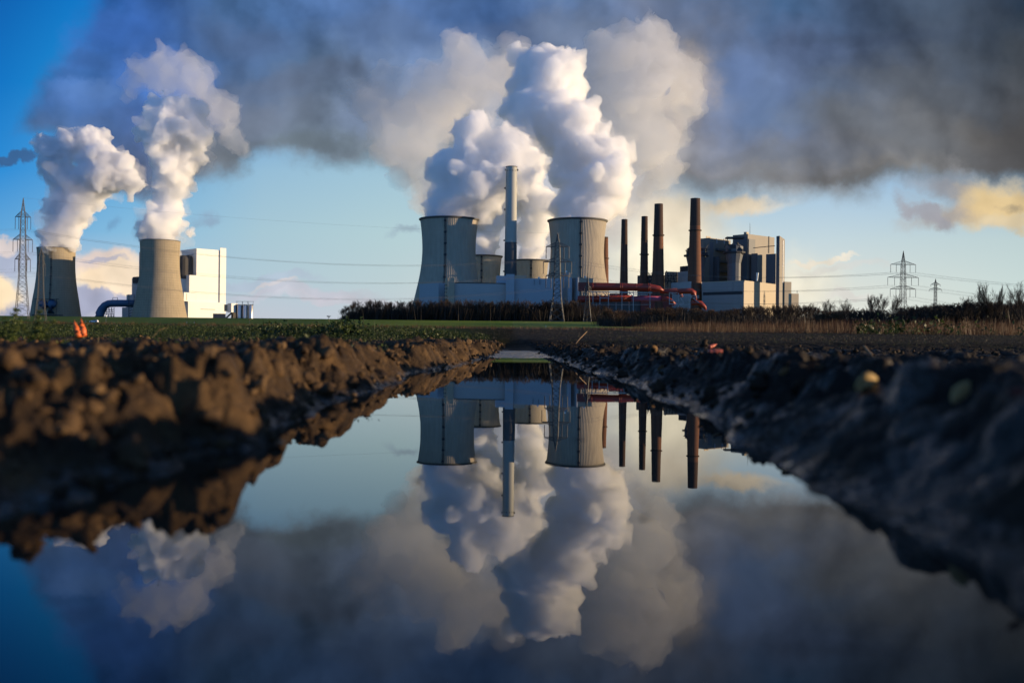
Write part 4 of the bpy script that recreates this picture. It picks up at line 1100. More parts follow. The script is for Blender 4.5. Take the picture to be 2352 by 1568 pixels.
for x in (1362, 1378, 1397.5, 1428.5, 1454.5, 1493): mb.bar(rel(rd, x, 669.5, RD-6), rel(rd, x, 722, RD-6), 0.55)
for x in (1370, 1415, 1445): mb.bar(rel(rd, x, 669.5, RD+8), rel(rd, x, 722, RD+8), 0.5)
for x in (1362, 1428.5, 1493): mb.bar(rel(rd, x, 700, RD-6), rel(rd, x+1, 700, RD+9), 0.4)
mb.bar(rel(rd, 1362, 700, RD+8), rel(rd, 1493, 700, RD+8), 0.4)
mb.bar(rel(rd, 1351, 670.2, RD-6), rel(rd, 1498, 672.6, RD-6), 0.75)
mb.bar(rel(rd, 1397, 671.3, RD-6.3), rel(rd, 1454, 672.2, RD-6.3), 1.0)
mb.bar(rel(rd, 1454, 677, RD-6), rel(rd, 1488, 678, RD-6), 0.5)
mb.bar(rel(rd, 1378, 684.5, RD-6), rel(rd, 1398, 684.5, RD-6), 0.5)
for x in (1368, 1384, 1390, 1444): mb.bar(rel(rd, x, 671, RD-4), rel(rd, x+10, 681, RD-4), 0.5)
for i in range(12): mb.bar(rel(rd, 1456+i*2.8, 673.5, RD-6), rel(rd, 1456+i*2.8, 677.3, RD-6), 0.3)
mb.build('steel_frame', M_STEEL, rd)
rd2 = bld('gas_duct', 1390, RD+4, 'lower red gas duct beneath the raised one, turning purple at its right', 'duct')
MB().path([rel(rd2, x, y, RD+4) for x, y in ((1327, 688), (1352, 687), (1390, 686.5), (1452, 686))], [8*k, 7.6*k, 7.4*k, 7.2*k], 18).build('pipe', M_RED, rd2, True)
MB().path([rel(rd2, x, y, RD+2) for x, y in ((1449, 686.5), (1480, 686.6), (1520, 687))], 6.3*k, 18).build('purple_pipe', M_PURP, rd2, True)
MB().path([rel(rd2, x, y, RD+1) for x, y in ((1519, 687), (1532, 688), (1542, 692), (1550, 700))], [6.5*k, 6.2*k, 5.2*k, 4*k], 14).build('elbow', M_RED, rd2, True)
for x in (1356, 1372, 1424, 1428, 1404): MB().path([rel(rd2, x-.6, 686.6, RD+4), rel(rd2, x+.6, 686.6, RD+4)], 8.3*k, 18).build('flange', M_RED, rd2, True)
mb = MB()
for q in range(10):
    x = 1360+q*9; mb.bar(rel(rd2, x, 681, RD), rel(rd2, x+5, 676, RD), 0.5)
mb.build('bracing', M_REDD, rd2)
rd3 = bld('gas_duct', 1560, 1192, 'red gas duct ending in two downward elbows in front of the dark hall wall', 'duct')
D3 = 1192.0
MB().path([rel(rd3, x, y, D3+20) for x, y in ((1516, 669), (1535, 669.5), (1552, 668.5), (1562, 674), (1565, 683))], [5.5*k, 6.2*k, 6.6*k, 6*k, 5.2*k], 16).build('pipe', M_REDD, rd3, True)
MB().path([rel(rd3, x, y, D3) for x, y in ((1556, 669.5), (1575, 669), (1588, 669), (1594, 673), (1595.5, 683), (1596, 696))], [6*k, 6.3*k, 6.4*k, 6.2*k, 5.2*k, 5*k], 18).build('elbow', M_RED, rd3, True)
MB().path([rel(rd3, x, y, D3-3) for x, y in ((1588, 697), (1600, 695), (1610, 698), (1619, 706), (1621, 712))], [5*k, 5.8*k, 6.4*k, 4.2*k, 2.5*k], 12).build('elbow', M_RED, rd3, True)
mb = MB()
for p_ in (((1537.5, 672), (1537.5, 700)), ((1558.5, 673), (1558.5, 712)), ((1537.5, 672.5), (1556, 673)), ((1538, 691), (1555, 691.5)), ((1558, 678.5), (1606, 680)), ((1570, 677), (1585, 677.2)),
           ((1560, 680), (1571, 697)), ((1558.5, 697), (1572, 697.5)), ((1587, 681), (1606, 696)), ((1583, 680), (1583, 712)), ((1603, 684), (1603, 680)), ((1545, 673), (1545, 690)), ((1537.5, 698), (1558.5, 699)), ((1558.5, 700), (1583, 700)), ((1583, 684), (1606, 684))):
    mb.bar(rel(rd3, *p_[0], D3-14), rel(rd3, *p_[1], D3-14), 0.6)
mb.build('steel_frame', M_STEEL, rd3)
# ---------------------------------------------------------------- pylons and overhead lines
def pylon(x, yt, yb, D, wb, arms, label, mat, rot=0.35, ww=0.10, waist=0.35, wt=0.35, ins=9.0, peak=None, inner=True):
    """arms: (y, half span in photograph units); wb: half width at the foot"""
    k = D/F; top = at(x, yt, D); bot = at(x, yb, D)
    foot = Vector((top.x, top.y, min(bot.z, ground_z(0, D)+0.5)))
    o = empty('power_pylon', foot, label, 'pylon', rz=rot)
    Ht = top.z-foot.z
    z = lambda y: at(x, y, D).z-foot.z
    ya0 = z(arms[0][0]) if arms else Ht*0.92
    wt_ = wt*wb*k
    def hw(zz):
        # half width: legs spread below the waist
        zw = Ht*waist
        if zz < zw: return wb*k + (wb*k*0.52-wb*k)*zz/zw
        if zz < ya0: return wb*k*0.52 + (wt_-wb*k*0.52)*(zz-zw)/(ya0-zw)
        return max(0.05, wt_*(1-(zz-ya0)/(Ht-ya0)))
    mb = MB(); s = ww
    lev = [0]; 
    while lev[-1] < Ht*0.985:
        lev.append(lev[-1] + max(hw(lev[-1])*(1.7 if lev[-1] > Ht*waist else 1.15), Ht*0.018))
    lev[-1] = Ht
    C = [(-1, -1), (1, -1), (1, 1), (-1, 1)]
    for i in range(len(lev)-1):
        z0, z1 = lev[i], lev[i+1]; a, b = hw(z0), hw(z1)
        for j in range(4):
            c0, c1 = C[j], C[(j+1) % 4]
            mb.bar((c0[0]*a, c0[1]*a, z0), (c0[0]*b, c0[1]*b, z1), s*1.25)
            mb.bar((c0[0]*a, c0[1]*a, z0), (c1[0]*b, c1[1]*b, z1), s*0.7)
            mb.bar((c1[0]*a, c1[1]*a, z0), (c0[0]*b, c0[1]*b, z1), s*0.7)
            if i % 2 == 0: mb.bar((c0[0]*a, c0[1]*a, z0), (c1[0]*a, c1[1]*a, z0), s*0.7)
    mb.build('lattice_mast', mat, o)
    tips = []
    for y, span in arms:
        za = z(y); w = hw(za); L = span*k/math.cos(rot); rise = Ht*0.045
        mb = MB()
        for sx in (-1, 1):
            tip = Vector((sx*L, 0, za))
            for cy_ in (-1, 1):
                mb.bar((sx*w, cy_*w, za), tip, s*1.7); mb.bar((sx*w*0.9, cy_*w*0.9, za+rise), tip, s*1.0)
                for q in range(1, 6):
                    f = q/6; f2 = (q-0.5)/6
                    mb.bar(Vector((sx*w, cy_*w, za)).lerp(tip, f), Vector((sx*w*.9, cy_*w*.9, za+rise)).lerp(tip, f2), s*0.55)
            for q in range(1, 5):
                f = q/5; mb.bar(Vector((sx*w, -w, za)).lerp(tip, f), Vector((sx*w, w, za)).lerp(tip, f), s*0.5)
        mb.build('cross_arm', mat, o)
        for sx in (-1, 1):
            for f in ((1.0, 0.55) if inner else (1.0,)):
                t = Vector((sx*L*f, 0, za)); e = t-Vector((0, 0, ins))
                MB().bar(t, e, s*1.3, n=5).build('insulator', M_PYLON_D, o)
                tips.append(Vector((foot.x, foot.y, foot.z)) + Matrix.Rotation(rot, 3, 'Z') @ e)
    return o, tips, foot+Vector((0, 0, Ht))
k_ = 850/F
pA = pylon(53.5, 455, 733, 850, 14.0, [(499, 15.5), (551, 19.5), (596, 15.5)], 'tall lattice power pylon at the left edge of the photo', M_PYLON_D, rot=0.30, ww=0.17, ins=28*k_, wt=0.34, waist=0.36)
pB = pylon(95, 569, 737, 740, 11.5, [(588.5, 6.5), (607, 8)], 'slim dark power pylon in front of the leftmost cooling tower', M_PYLON_D, rot=0.3, ww=0.12, ins=9, inner=False, wt=0.3)
pC = pylon(1281, 536, 735.5, 1085, 16.0, [(567, 26), (602, 32), (634, 26)], 'grey lattice power pylon in front of the big sunlit cooling tower', M_PYLON, rot=-0.12, ww=0.34, ins=13, wt=0.34, waist=0.30)
pD = pylon(1350, 627, 735.5, 1080, 9.2, [(660, 7), (672, 8)], 'short grey lattice pylon in front of the red ducts', M_PYLON, rot=-0.1, ww=0.26, ins=4, inner=False, wt=0.3)
pE = pylon(2075, 576.5, 728, 820, 11.0, [(608, 29.3), (637.6, 36), (664.4, 29.8)], 'three armed power pylon above the bare trees on the right', M_PYLON_D, rot=0.05, ww=0.14, ins=18*820/F, wt=0.36)
pF = pylon(2149, 640.5, 722, 1250, 5.5, [(654, 11), (665.5, 14.8)], 'small far power pylon right of the three armed one', M_PYLON_D, rot=0.05, ww=0.16, ins=5*1250/F, inner=False, wt=0.4)
M_WIRE = m_plain('wire', (0.16, 0.16, 0.17), rough=0.6)
def cable(a, b, sag, group, label, r=0.05, n=28):
    a, b = Vector(a), Vector(b); pts = []
    for i in range(n+1):
        t = i/n; p = a.lerp(b, t); p.z -= 4*sag*t*(1-t); pts.append(p)
    o = MB().path(pts, r, 3).build('power_cable', M_WIRE)
    tag(o, label, 'power cable', group)
for i, (a, b) in enumerate(zip(pA[1], pC[1])):
    cable(a, b, 17 + (i % 3)*0.6, 'cables between the left and the middle pylon', 'thin power cable sagging from the left pylon to the grey one before the sunlit tower')
cable(pA[2], pC[2], 6, 'cables between the left and the middle pylon', 'thin power cable sagging from the left pylon to the grey one before the sunlit tower', r=0.05)
for i, a in enumerate(pA[1]):
    if i % 2 == 0: cable(a, a+Vector((-130, -60, -7)), 2, 'cables leaving the frame on the left', 'thin power cable running from the tall left pylon out of the photo', n=10)
for i, (a, b) in enumerate(zip(pC[1], pE[1])):
    cable(a+Vector((0, 0, 0)), b, 11, 'cables between the middle and the right pylon', 'thin power cable running past the tan hall to the three armed pylon', r=0.055)
for i, a in enumerate(pE[1]):
    cable(a, a+Vector((330, -60, -20 - (i//4)*6)), 7, 'cables right of the three armed pylon', 'thin power cable sloping down right of the three armed pylon', r=0.05)
for t_ in pB[1][::2]: cable(t_, t_+Vector((-100, -40, -6)), 1, 'cables leaving the slim pylon', 'thin power cable running left from the slim dark pylon', n=8)
# ---------------------------------------------------------------- bare winter trees
M_BARK = m_plain('bare_bark', (0.058, 0.038, 0.025), rough=0.9, var=0.4)
M_BARK_D = m_plain('dark_bark', (0.028, 0.020, 0.015), rough=0.95, var=0.4)
M_BARK_R = m_plain('reddish_twigs', (0.085, 0.048, 0.026), rough=0.9, var=0.4)
def grow(seed, height=1.0, trunk=0.022, spread=0.55, upright=0.55, levels=5, kids=4, low=0.22, twig=0.0022, first=0.62, keep=(0.48, 0.68), wander=0.13):
    """unit-height bare tree: returns (trunk shapes, branch shapes)"""
    rnd = random.Random(seed); T = MB(); B = MB()
    def branch(p, d, L, r, lv):
        n = 5 if lv < 2 else 2; q = p; dd = d
        pts = [p]
        for i in range(n):
            dd = (dd + Vector((rnd.gauss(0, wander), rnd.gauss(0, wander), rnd.gauss(0, .08)+0.06*upright))).normalized()
            q = q + dd*L/n; pts.append(q)
        r1 = max(twig, r*0.42)
        for i in range(n):
            ra = r+(r1-r)*i/n; rb = r+(r1-r)*(i+1)/n
            (T if lv == 0 else B).bar(pts[i], pts[i+1], ra, rb, 5 if lv == 0 else 3)
        if lv >= levels: return
        kn = kids+2 if lv == 0 else kids
        for j in range(kn):
            f = (low + (1-low)*(j+0.6)/kn) if lv == 0 else (0.25+0.75*(j+rnd.random())/kn)
            f = min(f, 0.99); s_ = int(f*n); b = pts[s_].lerp(pts[s_+1], f*n-s_)
            az = rnd.uniform(0, 6.283); side = Vector((math.cos(az), math.sin(az), 0))
            nd = (dd*upright + side*spread*rnd.uniform(.7, 1.2) + Vector((0, 0, 0.35))).normalized()
            branch(b, nd, L*rnd.uniform(*keep)*(1.0 if lv else 1.25-0.5*f), max(twig, r*(1-f*0.55)*0.5), lv+1)
    branch(Vector((0, 0, 0)), Vector((rnd.gauss(0, .03), rnd.gauss(0, .03), 1)).normalized(), first*height, trunk, 0)
    m_ = max(v.z for v in B.v)
    for q in (T, B): q.v = [v/m_ for v in q.v]
    return T, B
def tree_proto(seed, mat, **kw):
    T, B = grow(seed, **kw)
    root = empty('bare_tree', (0, 0, 0))
    T.build('trunk', mat, root); B.build('crown', mat, root)
    return root
def copy_tree(src, loc, scale, rz, label, group, wide=1.0):
    r_ = src.copy(); COL.objects.link(r_); r_.location = loc; r_.rotation_euler = (0, 0, rz); r_.scale = (scale*wide, scale*wide, scale)
    tag(r_, label, 'tree', group)
    for c_ in src.children:
        q = c_.copy(); COL.objects.link(q); q.parent = r_
    return r_
def build_trees():
    protos = {
        'round': [tree_proto(11+i, M_BARK_D, levels=5, kids=4, spread=0.75, upright=1.0, low=0.30, trunk=0.020, twig=0.0012, first=0.50, keep=(0.55, 0.75)) for i in range(2)],
        'tall': [tree_proto(21+i, M_BARK_D, levels=5, kids=4, spread=0.42, upright=1.25, low=0.30, trunk=0.016, twig=0.0011, first=0.55, keep=(0.52, 0.72), wander=0.10) for i in range(3)],
        'wood': [tree_proto(31+i, M_BARK_D if i % 2 else M_BARK, levels=4, kids=4, spread=0.5, upright=0.75, low=0.3, trunk=0.011, twig=0.0028) for i in range(3)],
        'bush': [tree_proto(41+i, M_BARK_R, levels=4, kids=5, spread=0.9, upright=0.45, low=0.02, trunk=0.014, twig=0.0045) for i in range(3)],
    }
    used = set()
    def place(kind, i, x, ytop, D, label, group=None, wide=1.0, rz=0.0):
        src = protos[kind][i % len(protos[kind])]; p = at(x, ytop, D); g0 = ground_z(0, D)-0.2
        loc = (p.x, D, g0); s_ = p.z-g0
        if src.name in used: copy_tree(src, loc, s_, rz, label, group, wide)
        else:
            used.add(src.name); src.location = loc; src.scale = (s_*wide, s_*wide, s_); src.rotation_euler = (0, 0, rz); tag(src, label, 'tree', group)
    rnd = random.Random(77)
    # the ones that stand apart, right to left
    singles = [
        ('round', 0, 1903, 686, 500, 'thin pale bare tree standing alone at the left end of the right hand trees', 0.85),
        ('round', 1, 1944, 684, 480, 'rounded bare tree with a dense dark lower half', 0.9),
        ('tall', 0, 2003, 674, 470, 'bare tree on the left of the fan shaped clump lit from behind', 0.95),
        ('round', 0, 2024, 673, 475, 'bare tree in the middle of the fan shaped clump lit from behind', 0.8),
        ('tall', 1, 2043, 675, 470, 'bare tree on the right of the fan shaped clump lit from behind', 0.95),
        ('tall', 0, 2263, 645, 400, 'tall slender bare tree left of the pair near the right edge', 0.75),
        ('tall', 2, 2302, 652, 400, 'bare tree in the middle of the tall trees near the right edge', 0.8),
        ('tall', 1, 2285, 672, 405, 'shorter bare tree between the tall trees near the right edge', 0.8),
        ('round', 1, 2342, 643, 390, 'large bare tree cut by the right edge of the photo', 0.8),
        ('round', 0, 2222, 679, 395, 'low leaning bare tree at the foot of the tall trees', 0.9),
        ('round', 1, 2240, 672, 402, 'low spreading bare tree left of the tall slender one', 0.9),
    ]
    for kd, i, x, y, D, lab, wd in singles: place(kd, i, x, y, D, lab, None, wd, rnd.uniform(0, 6))
    place('round', 0, 755, 724, 1080, 'tiny lone round bush on the field edge left of the dark wood', None, 1.8)
    # the dark wood in front of the halls
    g_ = 'bare trees of the dark wood'; lab = 'bare brown tree in the dense dark wood below the cooling towers'
    for i in range(150):
        x = 784+ (1395-784)*(i+rnd.uniform(-.8, .8))/150; edge = min(1, (x-776)/40)
        y = 716-(24+rnd.uniform(-11, 6))*max(0.1, edge)**0.6 - (2 if x > 1000 else 0)
        if x > 1310: y += (x-1310)*0.13
        place('wood', rnd.randrange(3), x, y, rnd.uniform(1125, 1190), lab, g_, rnd.uniform(0.8, 1.3), rnd.uniform(0, 6))
    # scrub below the ducts and the machine hall
    g_ = 'bare trees below the red ducts and the machine hall'; lab = 'low bare brown tree in the scrub below the red ducts and the tan hall'
    for i in range(64):
        x = 1385+(1890-1385)*(i+rnd.uniform(-.7, .7))/64
        y = np.interp(x, [1385, 1440, 1500, 1560, 1640, 1700, 1720, 1780, 1830, 1890], [709, 712, 707, 702, 713, 706, 699, 700, 697, 704])+rnd.uniform(-3, 5)
        place('bush' if x < 1690 and rnd.random() < .7 else 'wood', rnd.randrange(3), x, y, rnd.uniform(700, 900), lab, g_, rnd.uniform(1.2, 1.9), rnd.uniform(0, 6))
    # hedge of scrub under the pylon on the right
    g_ = 'bare trees of the dark hedge on the right'; lab = 'bare tree in the dark hedge under the three armed pylon'
    for i in range(70):
        x = 1880+(2380-1880)*(i+rnd.uniform(-.7, .7))/70
        y = np.interp(x, [1880, 1925, 1960, 2060, 2100, 2160, 2240, 2352], [708, 714, 706, 712, 698, 695, 692, 690])+rnd.uniform(-3, 4)
        place('wood' if rnd.random() < .5 else 'bush', rnd.randrange(3), x, y, rnd.uniform(405, 470), lab, g_, rnd.uniform(1.2, 1.8), rnd.uniform(0, 6))
build_trees()

# ---------------------------------------------------------------- undergrowth
def blades(name, pts, hts, mat, seed, per=5, width=0.10, lean=0.35, segs=2, leafy=False):
    """tufts of thin stems or leaves standing on given points (vectorised)"""
    rs = np.random.RandomState(seed); n = len(pts)*per
    P_ = np.repeat(np.asarray(pts), per, 0); Hh = np.repeat(np.asarray(hts), per)*rs.uniform(0.45, 1.0, n)
    sp = Hh*0.35
    P_ = P_ + np.stack([rs.normal(0, 1, n)*sp, rs.normal(0, 1, n)*sp, np.zeros(n)], 1)
    az = rs.uniform(0, 6.283, n); ln = rs.normal(0, lean, n)*Hh
    dirx, diry = np.cos(az), np.sin(az); w = width*Hh*rs.uniform(0.5, 1.2, n)
    wx, wy = -diry*w, dirx*w
    V = []; 
    if leafy:     # small folded leaves scattered up the height
        z0 = Hh*rs.uniform(0.1, 1.0, n)
        c = P_+np.stack([dirx*ln, diry*ln, z0], 1)
        L = 0.10*np.repeat(np.asarray(hts), per)*rs.uniform(0.6, 1.5, n)+0.0
        a = rs.normal(size=(n, 3)); a /= np.linalg.norm(a, axis=1)[:, None]
        b = np.cross(a, rs.normal(size=(n, 3))); b /= np.linalg.norm(b, axis=1)[:, None]
        v0 = c-a*L[:, None]; v1 = c-b*(L*0.5)[:, None]; v2 = c+a*L[:, None]; v3 = c+b*(L*0.5)[:, None]
    else:
        v0 = P_-np.stack([wx, wy, np.zeros(n)], 1); v1 = P_+np.stack([wx, wy, np.zeros(n)], 1)
        top = P_+np.stack([dirx*ln, diry*ln, Hh], 1)
        v2 = top+np.stack([wx, wy, np.zeros(n)], 1)*0.25; v3 = top-np.stack([wx, wy, np.zeros(n)], 1)*0.25
    V = np.stack([v0, v1, v2, v3], 1).reshape(-1, 3)
    Fc = np.arange(n*4).reshape(n, 4)
    return V, Fc
def leaf_mat(name, cols, scale=0.6, trans=0.25):
    m, g, out = new_mat(name)
    pos = geoco(g); info = g.n('ShaderNodeNewGeometry').outputs['Random Per Island']
    c = g.ramp(g.m('ADD', g.m('MULTIPLY', info, 0.6), g.m('MULTIPLY', g.noise(pos, scale, 3), 0.4)), cols)
    b = bsdf(g, out, c, rough=0.55, spec=0.3)
    t = g.n('ShaderNodeBsdfTranslucent'); g.put(t.inputs[0], c); mx = g.n('ShaderNodeMixShader'); mx.inputs[0].default_value = trans
    g.nt.links.new(b.outputs[0], mx.inputs[1]); g.nt.links.new(t.outputs[0], mx.inputs[2]); g.nt.links.new(mx.outputs[0], out.inputs[0])
    return m
M_WEED = leaf_mat('weed_leaves', [(0.1, (0.007, 0.013, 0.003)), (0.5, (0.020, 0.037, 0.008)), (0.75, (0.055, 0.080, 0.016)), (0.95, (0.14, 0.135, 0.035))])
M_RUST = leaf_mat('dry_stems', [(0.1, (0.04, 0.018, 0.008)), (0.5, (0.095, 0.044, 0.017)), (0.9, (0.17, 0.088, 0.036))], 0.05)
M_SCRUB = leaf_mat('dark_twigs', [(0.1, (0.014, 0.010, 0.007)), (0.6, (0.028, 0.019, 0.013)), (0.95, (0.05, 0.034, 0.02))], 0.05, 0.05)
M_STRAW = leaf_mat('straw', [(0.1, (0.05, 0.032, 0.016)), (0.6, (0.13, 0.09, 0.045)), (0.95, (0.42, 0.34, 0.20))], 2.0, 0.1)
def stuff(name, parts, mat, label, cat):
    b = 0; V = []; Fc = []
    for v, f in parts: V.append(v); Fc.append(f+b); b += len(v)
    o = mesh_obj(name, np.concatenate(V), np.concatenate(Fc), mat)
    return tag(o, label, cat, kind='stuff')
def zsurf(X, Y):
    """height of the made ground under (X, Y)"""
    n, m = 928, 0
    return None
_rows = np.unique(GY)
_nc = len(GX)//len(_rows)
_gx = GX.reshape(len(_rows), _nc); _gz = GZ.reshape(len(_rows), _nc)
def surf(x, y):
    i = np.clip(np.searchsorted(_rows, y), 1, len(_rows)-1)
    i = i if abs(_rows[i]-y) < abs(_rows[i-1]-y) else i-1
    return float(np.interp(x, _gx[i], _gz[i]))
def scatter(n, x0, x1, D0, D1, seed, edge=None, clump=None):
    """points spread over photograph columns x0..x1 and depths D0..D1, even in the picture"""
    rs = np.random.RandomState(seed); D = D0*(D1/D0)**rs.rand(n*3); x = rs.uniform(x0, x1, n*3)
    X = (x-CX)/F*D
    P_ = np.stack([X, D, np.zeros_like(X)], 1)
    if clump:
        k = pnoise(P_*clump + seed*3.3); keep = k > rs.normal(0.0, 0.12, len(k)); P_ = P_[keep]; x = x[keep]
    P_ = P_[:n]; P_[:, 2] = [surf(a, b)-0.01 for a, b in P_[:, :2]]
    return P_, (P_[:, 0]/P_[:, 1]*F+CX)
def hit(x, y, D0=0.5, D1=40.0):
    """where the line of sight through (x, y) meets the ground"""
    D = D0
    while D < D1:
        p = at(x, y, D)
        if p.z <= surf(p.x, p.y): return p
        D *= 1.01
    return at(x, y, D1)
def undergrowth():
    rs = np.random.RandomState(3)
    # green weeds left of the track
    parts = []
    P_, x = scatter(2600, -100, 1120, 17, 75, 5, clump=0.22)
    fall = np.clip((1150-x)/250, 0.15, 1)
    hts = (0.03+0.0058*P_[:, 1])*rs.uniform(0.5, 1.2, len(P_))*fall
    parts.append(blades('w', P_, hts, None, 6, per=22, leafy=True))
    parts.append(blades('w', P_, hts*1.05, None, 8, per=5, width=0.035))
    # the taller bushy clump in the middle left
    q = rs.rand(260); D = 22+8*rs.rand(260); xx = np.where(q < .55, rs.normal(735, 70, 260), rs.normal(1000, 60, 260))
    Pc = np.stack([(xx-CX)/F*D, D, np.zeros(260)], 1); Pc[:, 2] = [surf(a, b) for a, b in Pc[:, :2]]
    hc = (0.20+0.30*np.exp(-((xx-800)/60)**2)+0.22*np.exp(-((xx-640)/60)**2)+0.10*np.exp(-((xx-1000)/50)**2))*rs.uniform(.6, 1.15, 260)
    parts.append(blades('w', Pc, hc, None, 9, per=60, leafy=True)); parts.append(blades('w', Pc, hc*1.1, None, 10, per=6, width=0.02))
    # clumps on the dark ground near the left bank and on the right
    P2, x2 = scatter(420, 100, 1100, 3.2, 12, 15, clump=0.8)
    P2 = P2[(P2[:, 0] < -0.55)]
    parts.append(blades('w', P2, 0.03+0.05*rs.rand(len(P2)), None, 16, per=16, leafy=True))
    P3, x3 = scatter(1500, 1180, 2400, 6, 110, 25, clump=0.35); P3 = P3[P3[:, 0] > 0.75]
    parts.append(blades('w', P3, 0.02+0.0035*P3[:, 1]*rs.rand(len(P3)), None, 26, per=12, leafy=True))
    P4, _ = scatter(60, 1980, 2400, 90, 150, 33, clump=0.05)
    parts.append(blades('w', P4, rs.uniform(.6, 2.4, len(P4)), None, 36, per=30, leafy=True))
    P9, _ = scatter(5000, -100, 1000, 60, 190, 91, clump=0.06); parts.append(blades('w', P9, rs.uniform(.15, .5, len(P9)), None, 92, per=10, leafy=True))
    stuff('weeds', parts, M_WEED, 'green leafy weeds growing over the field left of the muddy track', 'weeds')
    # rust brown dead stems on the right
    P5, x5 = scatter(1500, 1430, 2420, 110, 300, 51)
    h5 = np.interp(x5, [1430, 1500, 1700, 1950, 2352], [0.6, 2.2, 2.6, 3.0, 3.4])*rs.uniform(0.35, 1.1, len(P5))*(P5[:, 1]/240)**0.6
    parts = [blades('r', P5, h5, None, 52, per=16, width=0.012, lean=0.22)]
    P6, x6 = scatter(900, 0, 1440, 150, 300, 55, clump=0.03); parts.append(blades('r', P6, rs.uniform(.3, .9, len(P6)), None, 56, per=10, width=0.03))
    stuff('dry_grass', parts, M_RUST, 'rust brown dead stems and grass along the field edge on the right', 'dry grass')
    parts = []
    Q, qx = scatter(9000, 1080, 2420, 28, 400, 111, clump=0.12); parts.append(blades('t', Q, (0.06+0.0022*Q[:, 1])*rs.uniform(.4, 1.2, len(Q)), None, 112, per=5, leafy=True))
    Q, qx = scatter(2500, -100, 1150, 9, 24, 113, clump=0.3); parts.append(blades('t', Q, (0.03+0.003*Q[:, 1])*rs.uniform(.4, 1.2, len(Q)), None, 114, per=5, leafy=True))
    M_ST_ = leaf_mat('stubble_brown', [(0.1, (0.010, 0.007, 0.004)), (0.7, (0.030, 0.020, 0.011)), (0.93, (0.09, 0.062, 0.032)), (1.0, (0.20, 0.15, 0.085))], 3.0, 0.0)
    stuff('stubble', parts, M_ST_, 'dark brown stubble and crop remains covering the wet field right of the track', 'stubble')
    # dark twiggy undergrowth inside the wood, scrub and hedge
    parts = []
    def mass(n, xs, ys, D0, D1, seed, per=26, w=0.010):
        r2 = np.random.RandomState(seed); D = r2.uniform(D0, D1, n); x = r2.uniform(xs[0], xs[-1], n)
        yt = np.interp(x, xs, ys); gz = np.array([ground_z(0, d) for d in D]); zt = H + (np.array([SR*(a-CX)+CR*(CY-b) for a, b in zip(x, yt)]))/F*D
        Pq = np.stack([(CR*(x-CX)-SR*(CY-yt))/F*D, D, gz-0.3], 1)
        hv = np.maximum(zt-gz, 0.5)*(0.80+0.55*pnoise(np.stack([x/26.0, D/60.0, 0*x+seed], 1))+0.25*pnoise(np.stack([x/7.0, D/20.0, 0*x+seed], 1)))
        return blades('m', Pq, hv, None, seed+1, per=per, width=w, lean=0.45)
    parts.append(mass(1500, [779, 800, 860, 1000, 1310, 1400], [730, 708, 698, 696, 697, 716], 1120, 1200, 61, per=30, w=0.016))
    parts.append(mass(800, [1380, 1440, 1560, 1700, 1890], [716, 718, 710, 712, 711], 700, 900, 63, per=30, w=0.018))
    parts.append(mass(900, [1880, 1925, 1960, 2060, 2110, 2240, 2400], [722, 724, 716, 718, 703, 700, 697], 405, 480, 65, per=30, w=0.016))
    stuff('undergrowth', parts, M_SCRUB, 'dense dark twiggy undergrowth filling the wood and the hedges', 'undergrowth')
    # straw and stalks lying about
    parts = []
    P7, x7 = scatter(900, 1230, 2400, 2.2, 60, 71, clump=0.6); P7 = P7[P7[:, 0] > 0.8]
    V, Fc = blades('s', P7, 0.012+0.0028*P7[:, 1], None, 72, per=3, width=0.07, lean=2.6); V[:, 2] = V[:, 2]*1.0
    parts.append((V, Fc))
    P8, x8 = scatter(240, -100, 1000, 2.6, 12, 73); P8 = P8[P8[:, 0] < -0.8]
    parts.append(blades('s', P8, 0.02+0.005*P8[:, 1], None, 74, per=2, width=0.04, lean=1.3))
    stuff('straw', parts, M_STRAW, 'pale straw and dead stalks lying on the dark soil', 'straw')
undergrowth()
# ---------------------------------------------------------------- small things
M_CARROT = m_plain('carrot_skin', (0.62, 0.13, 0.03), rough=0.45, var=0.25, scale=40)
def carrot(x, y, D, L, r, tilt, az, label, mat=None):
    p = at(x, y, D); d = Vector((math.sin(tilt)*math.cos(az), math.sin(tilt)*math.sin(az), math.cos(tilt)))
    o = empty('carrot', p, label, 'carrot', 'carrots left on the field')
    pts = [d*L*t + Vector((math.sin(t*9)*r*0.08, math.cos(t*7)*r*0.06, 0)) for t in np.linspace(-1.0, 0, 12)]
    rad = [r*(0.96+0.06*math.sin(i*2.1))*max(0.10, 1-((i/11)**3.0)*0.88) for i in range(12)]
    MB().path(pts, rad, 16).build('root', mat or M_CARROT, o, True)
    mb = MB(); mb.bar(pts[-1], pts[-1]+d*L*0.12, r*0.1, r*0.02, 6); mb.build('tip', mat or M_CARROT, o)
carrot(171, 739, 4.2, 0.070, 0.0135, 0.42, 2.6, 'orange carrot sticking out of the soil, left of two, pointing up')
carrot(186.5, 735, 4.3, 0.075, 0.0150, 0.25, 2.6, 'orange carrot sticking out of the soil, right of two, just below the white car')
M_CARROT2 = m_plain('pale_carrot', (0.45, 0.10, 0.06), rough=0.5, var=0.3, scale=40)
carrot(1671, 806, 4.6, 0.09, 0.014, 1.5, 0.1, 'reddish carrot lying on the right field beside a yellow green sprout', M_CARROT2)
carrot(1646, 791, 5.6, 0.06, 0.011, 1.3, 0.6, 'small reddish carrot lying behind the larger one on the right', M_CARROT2)
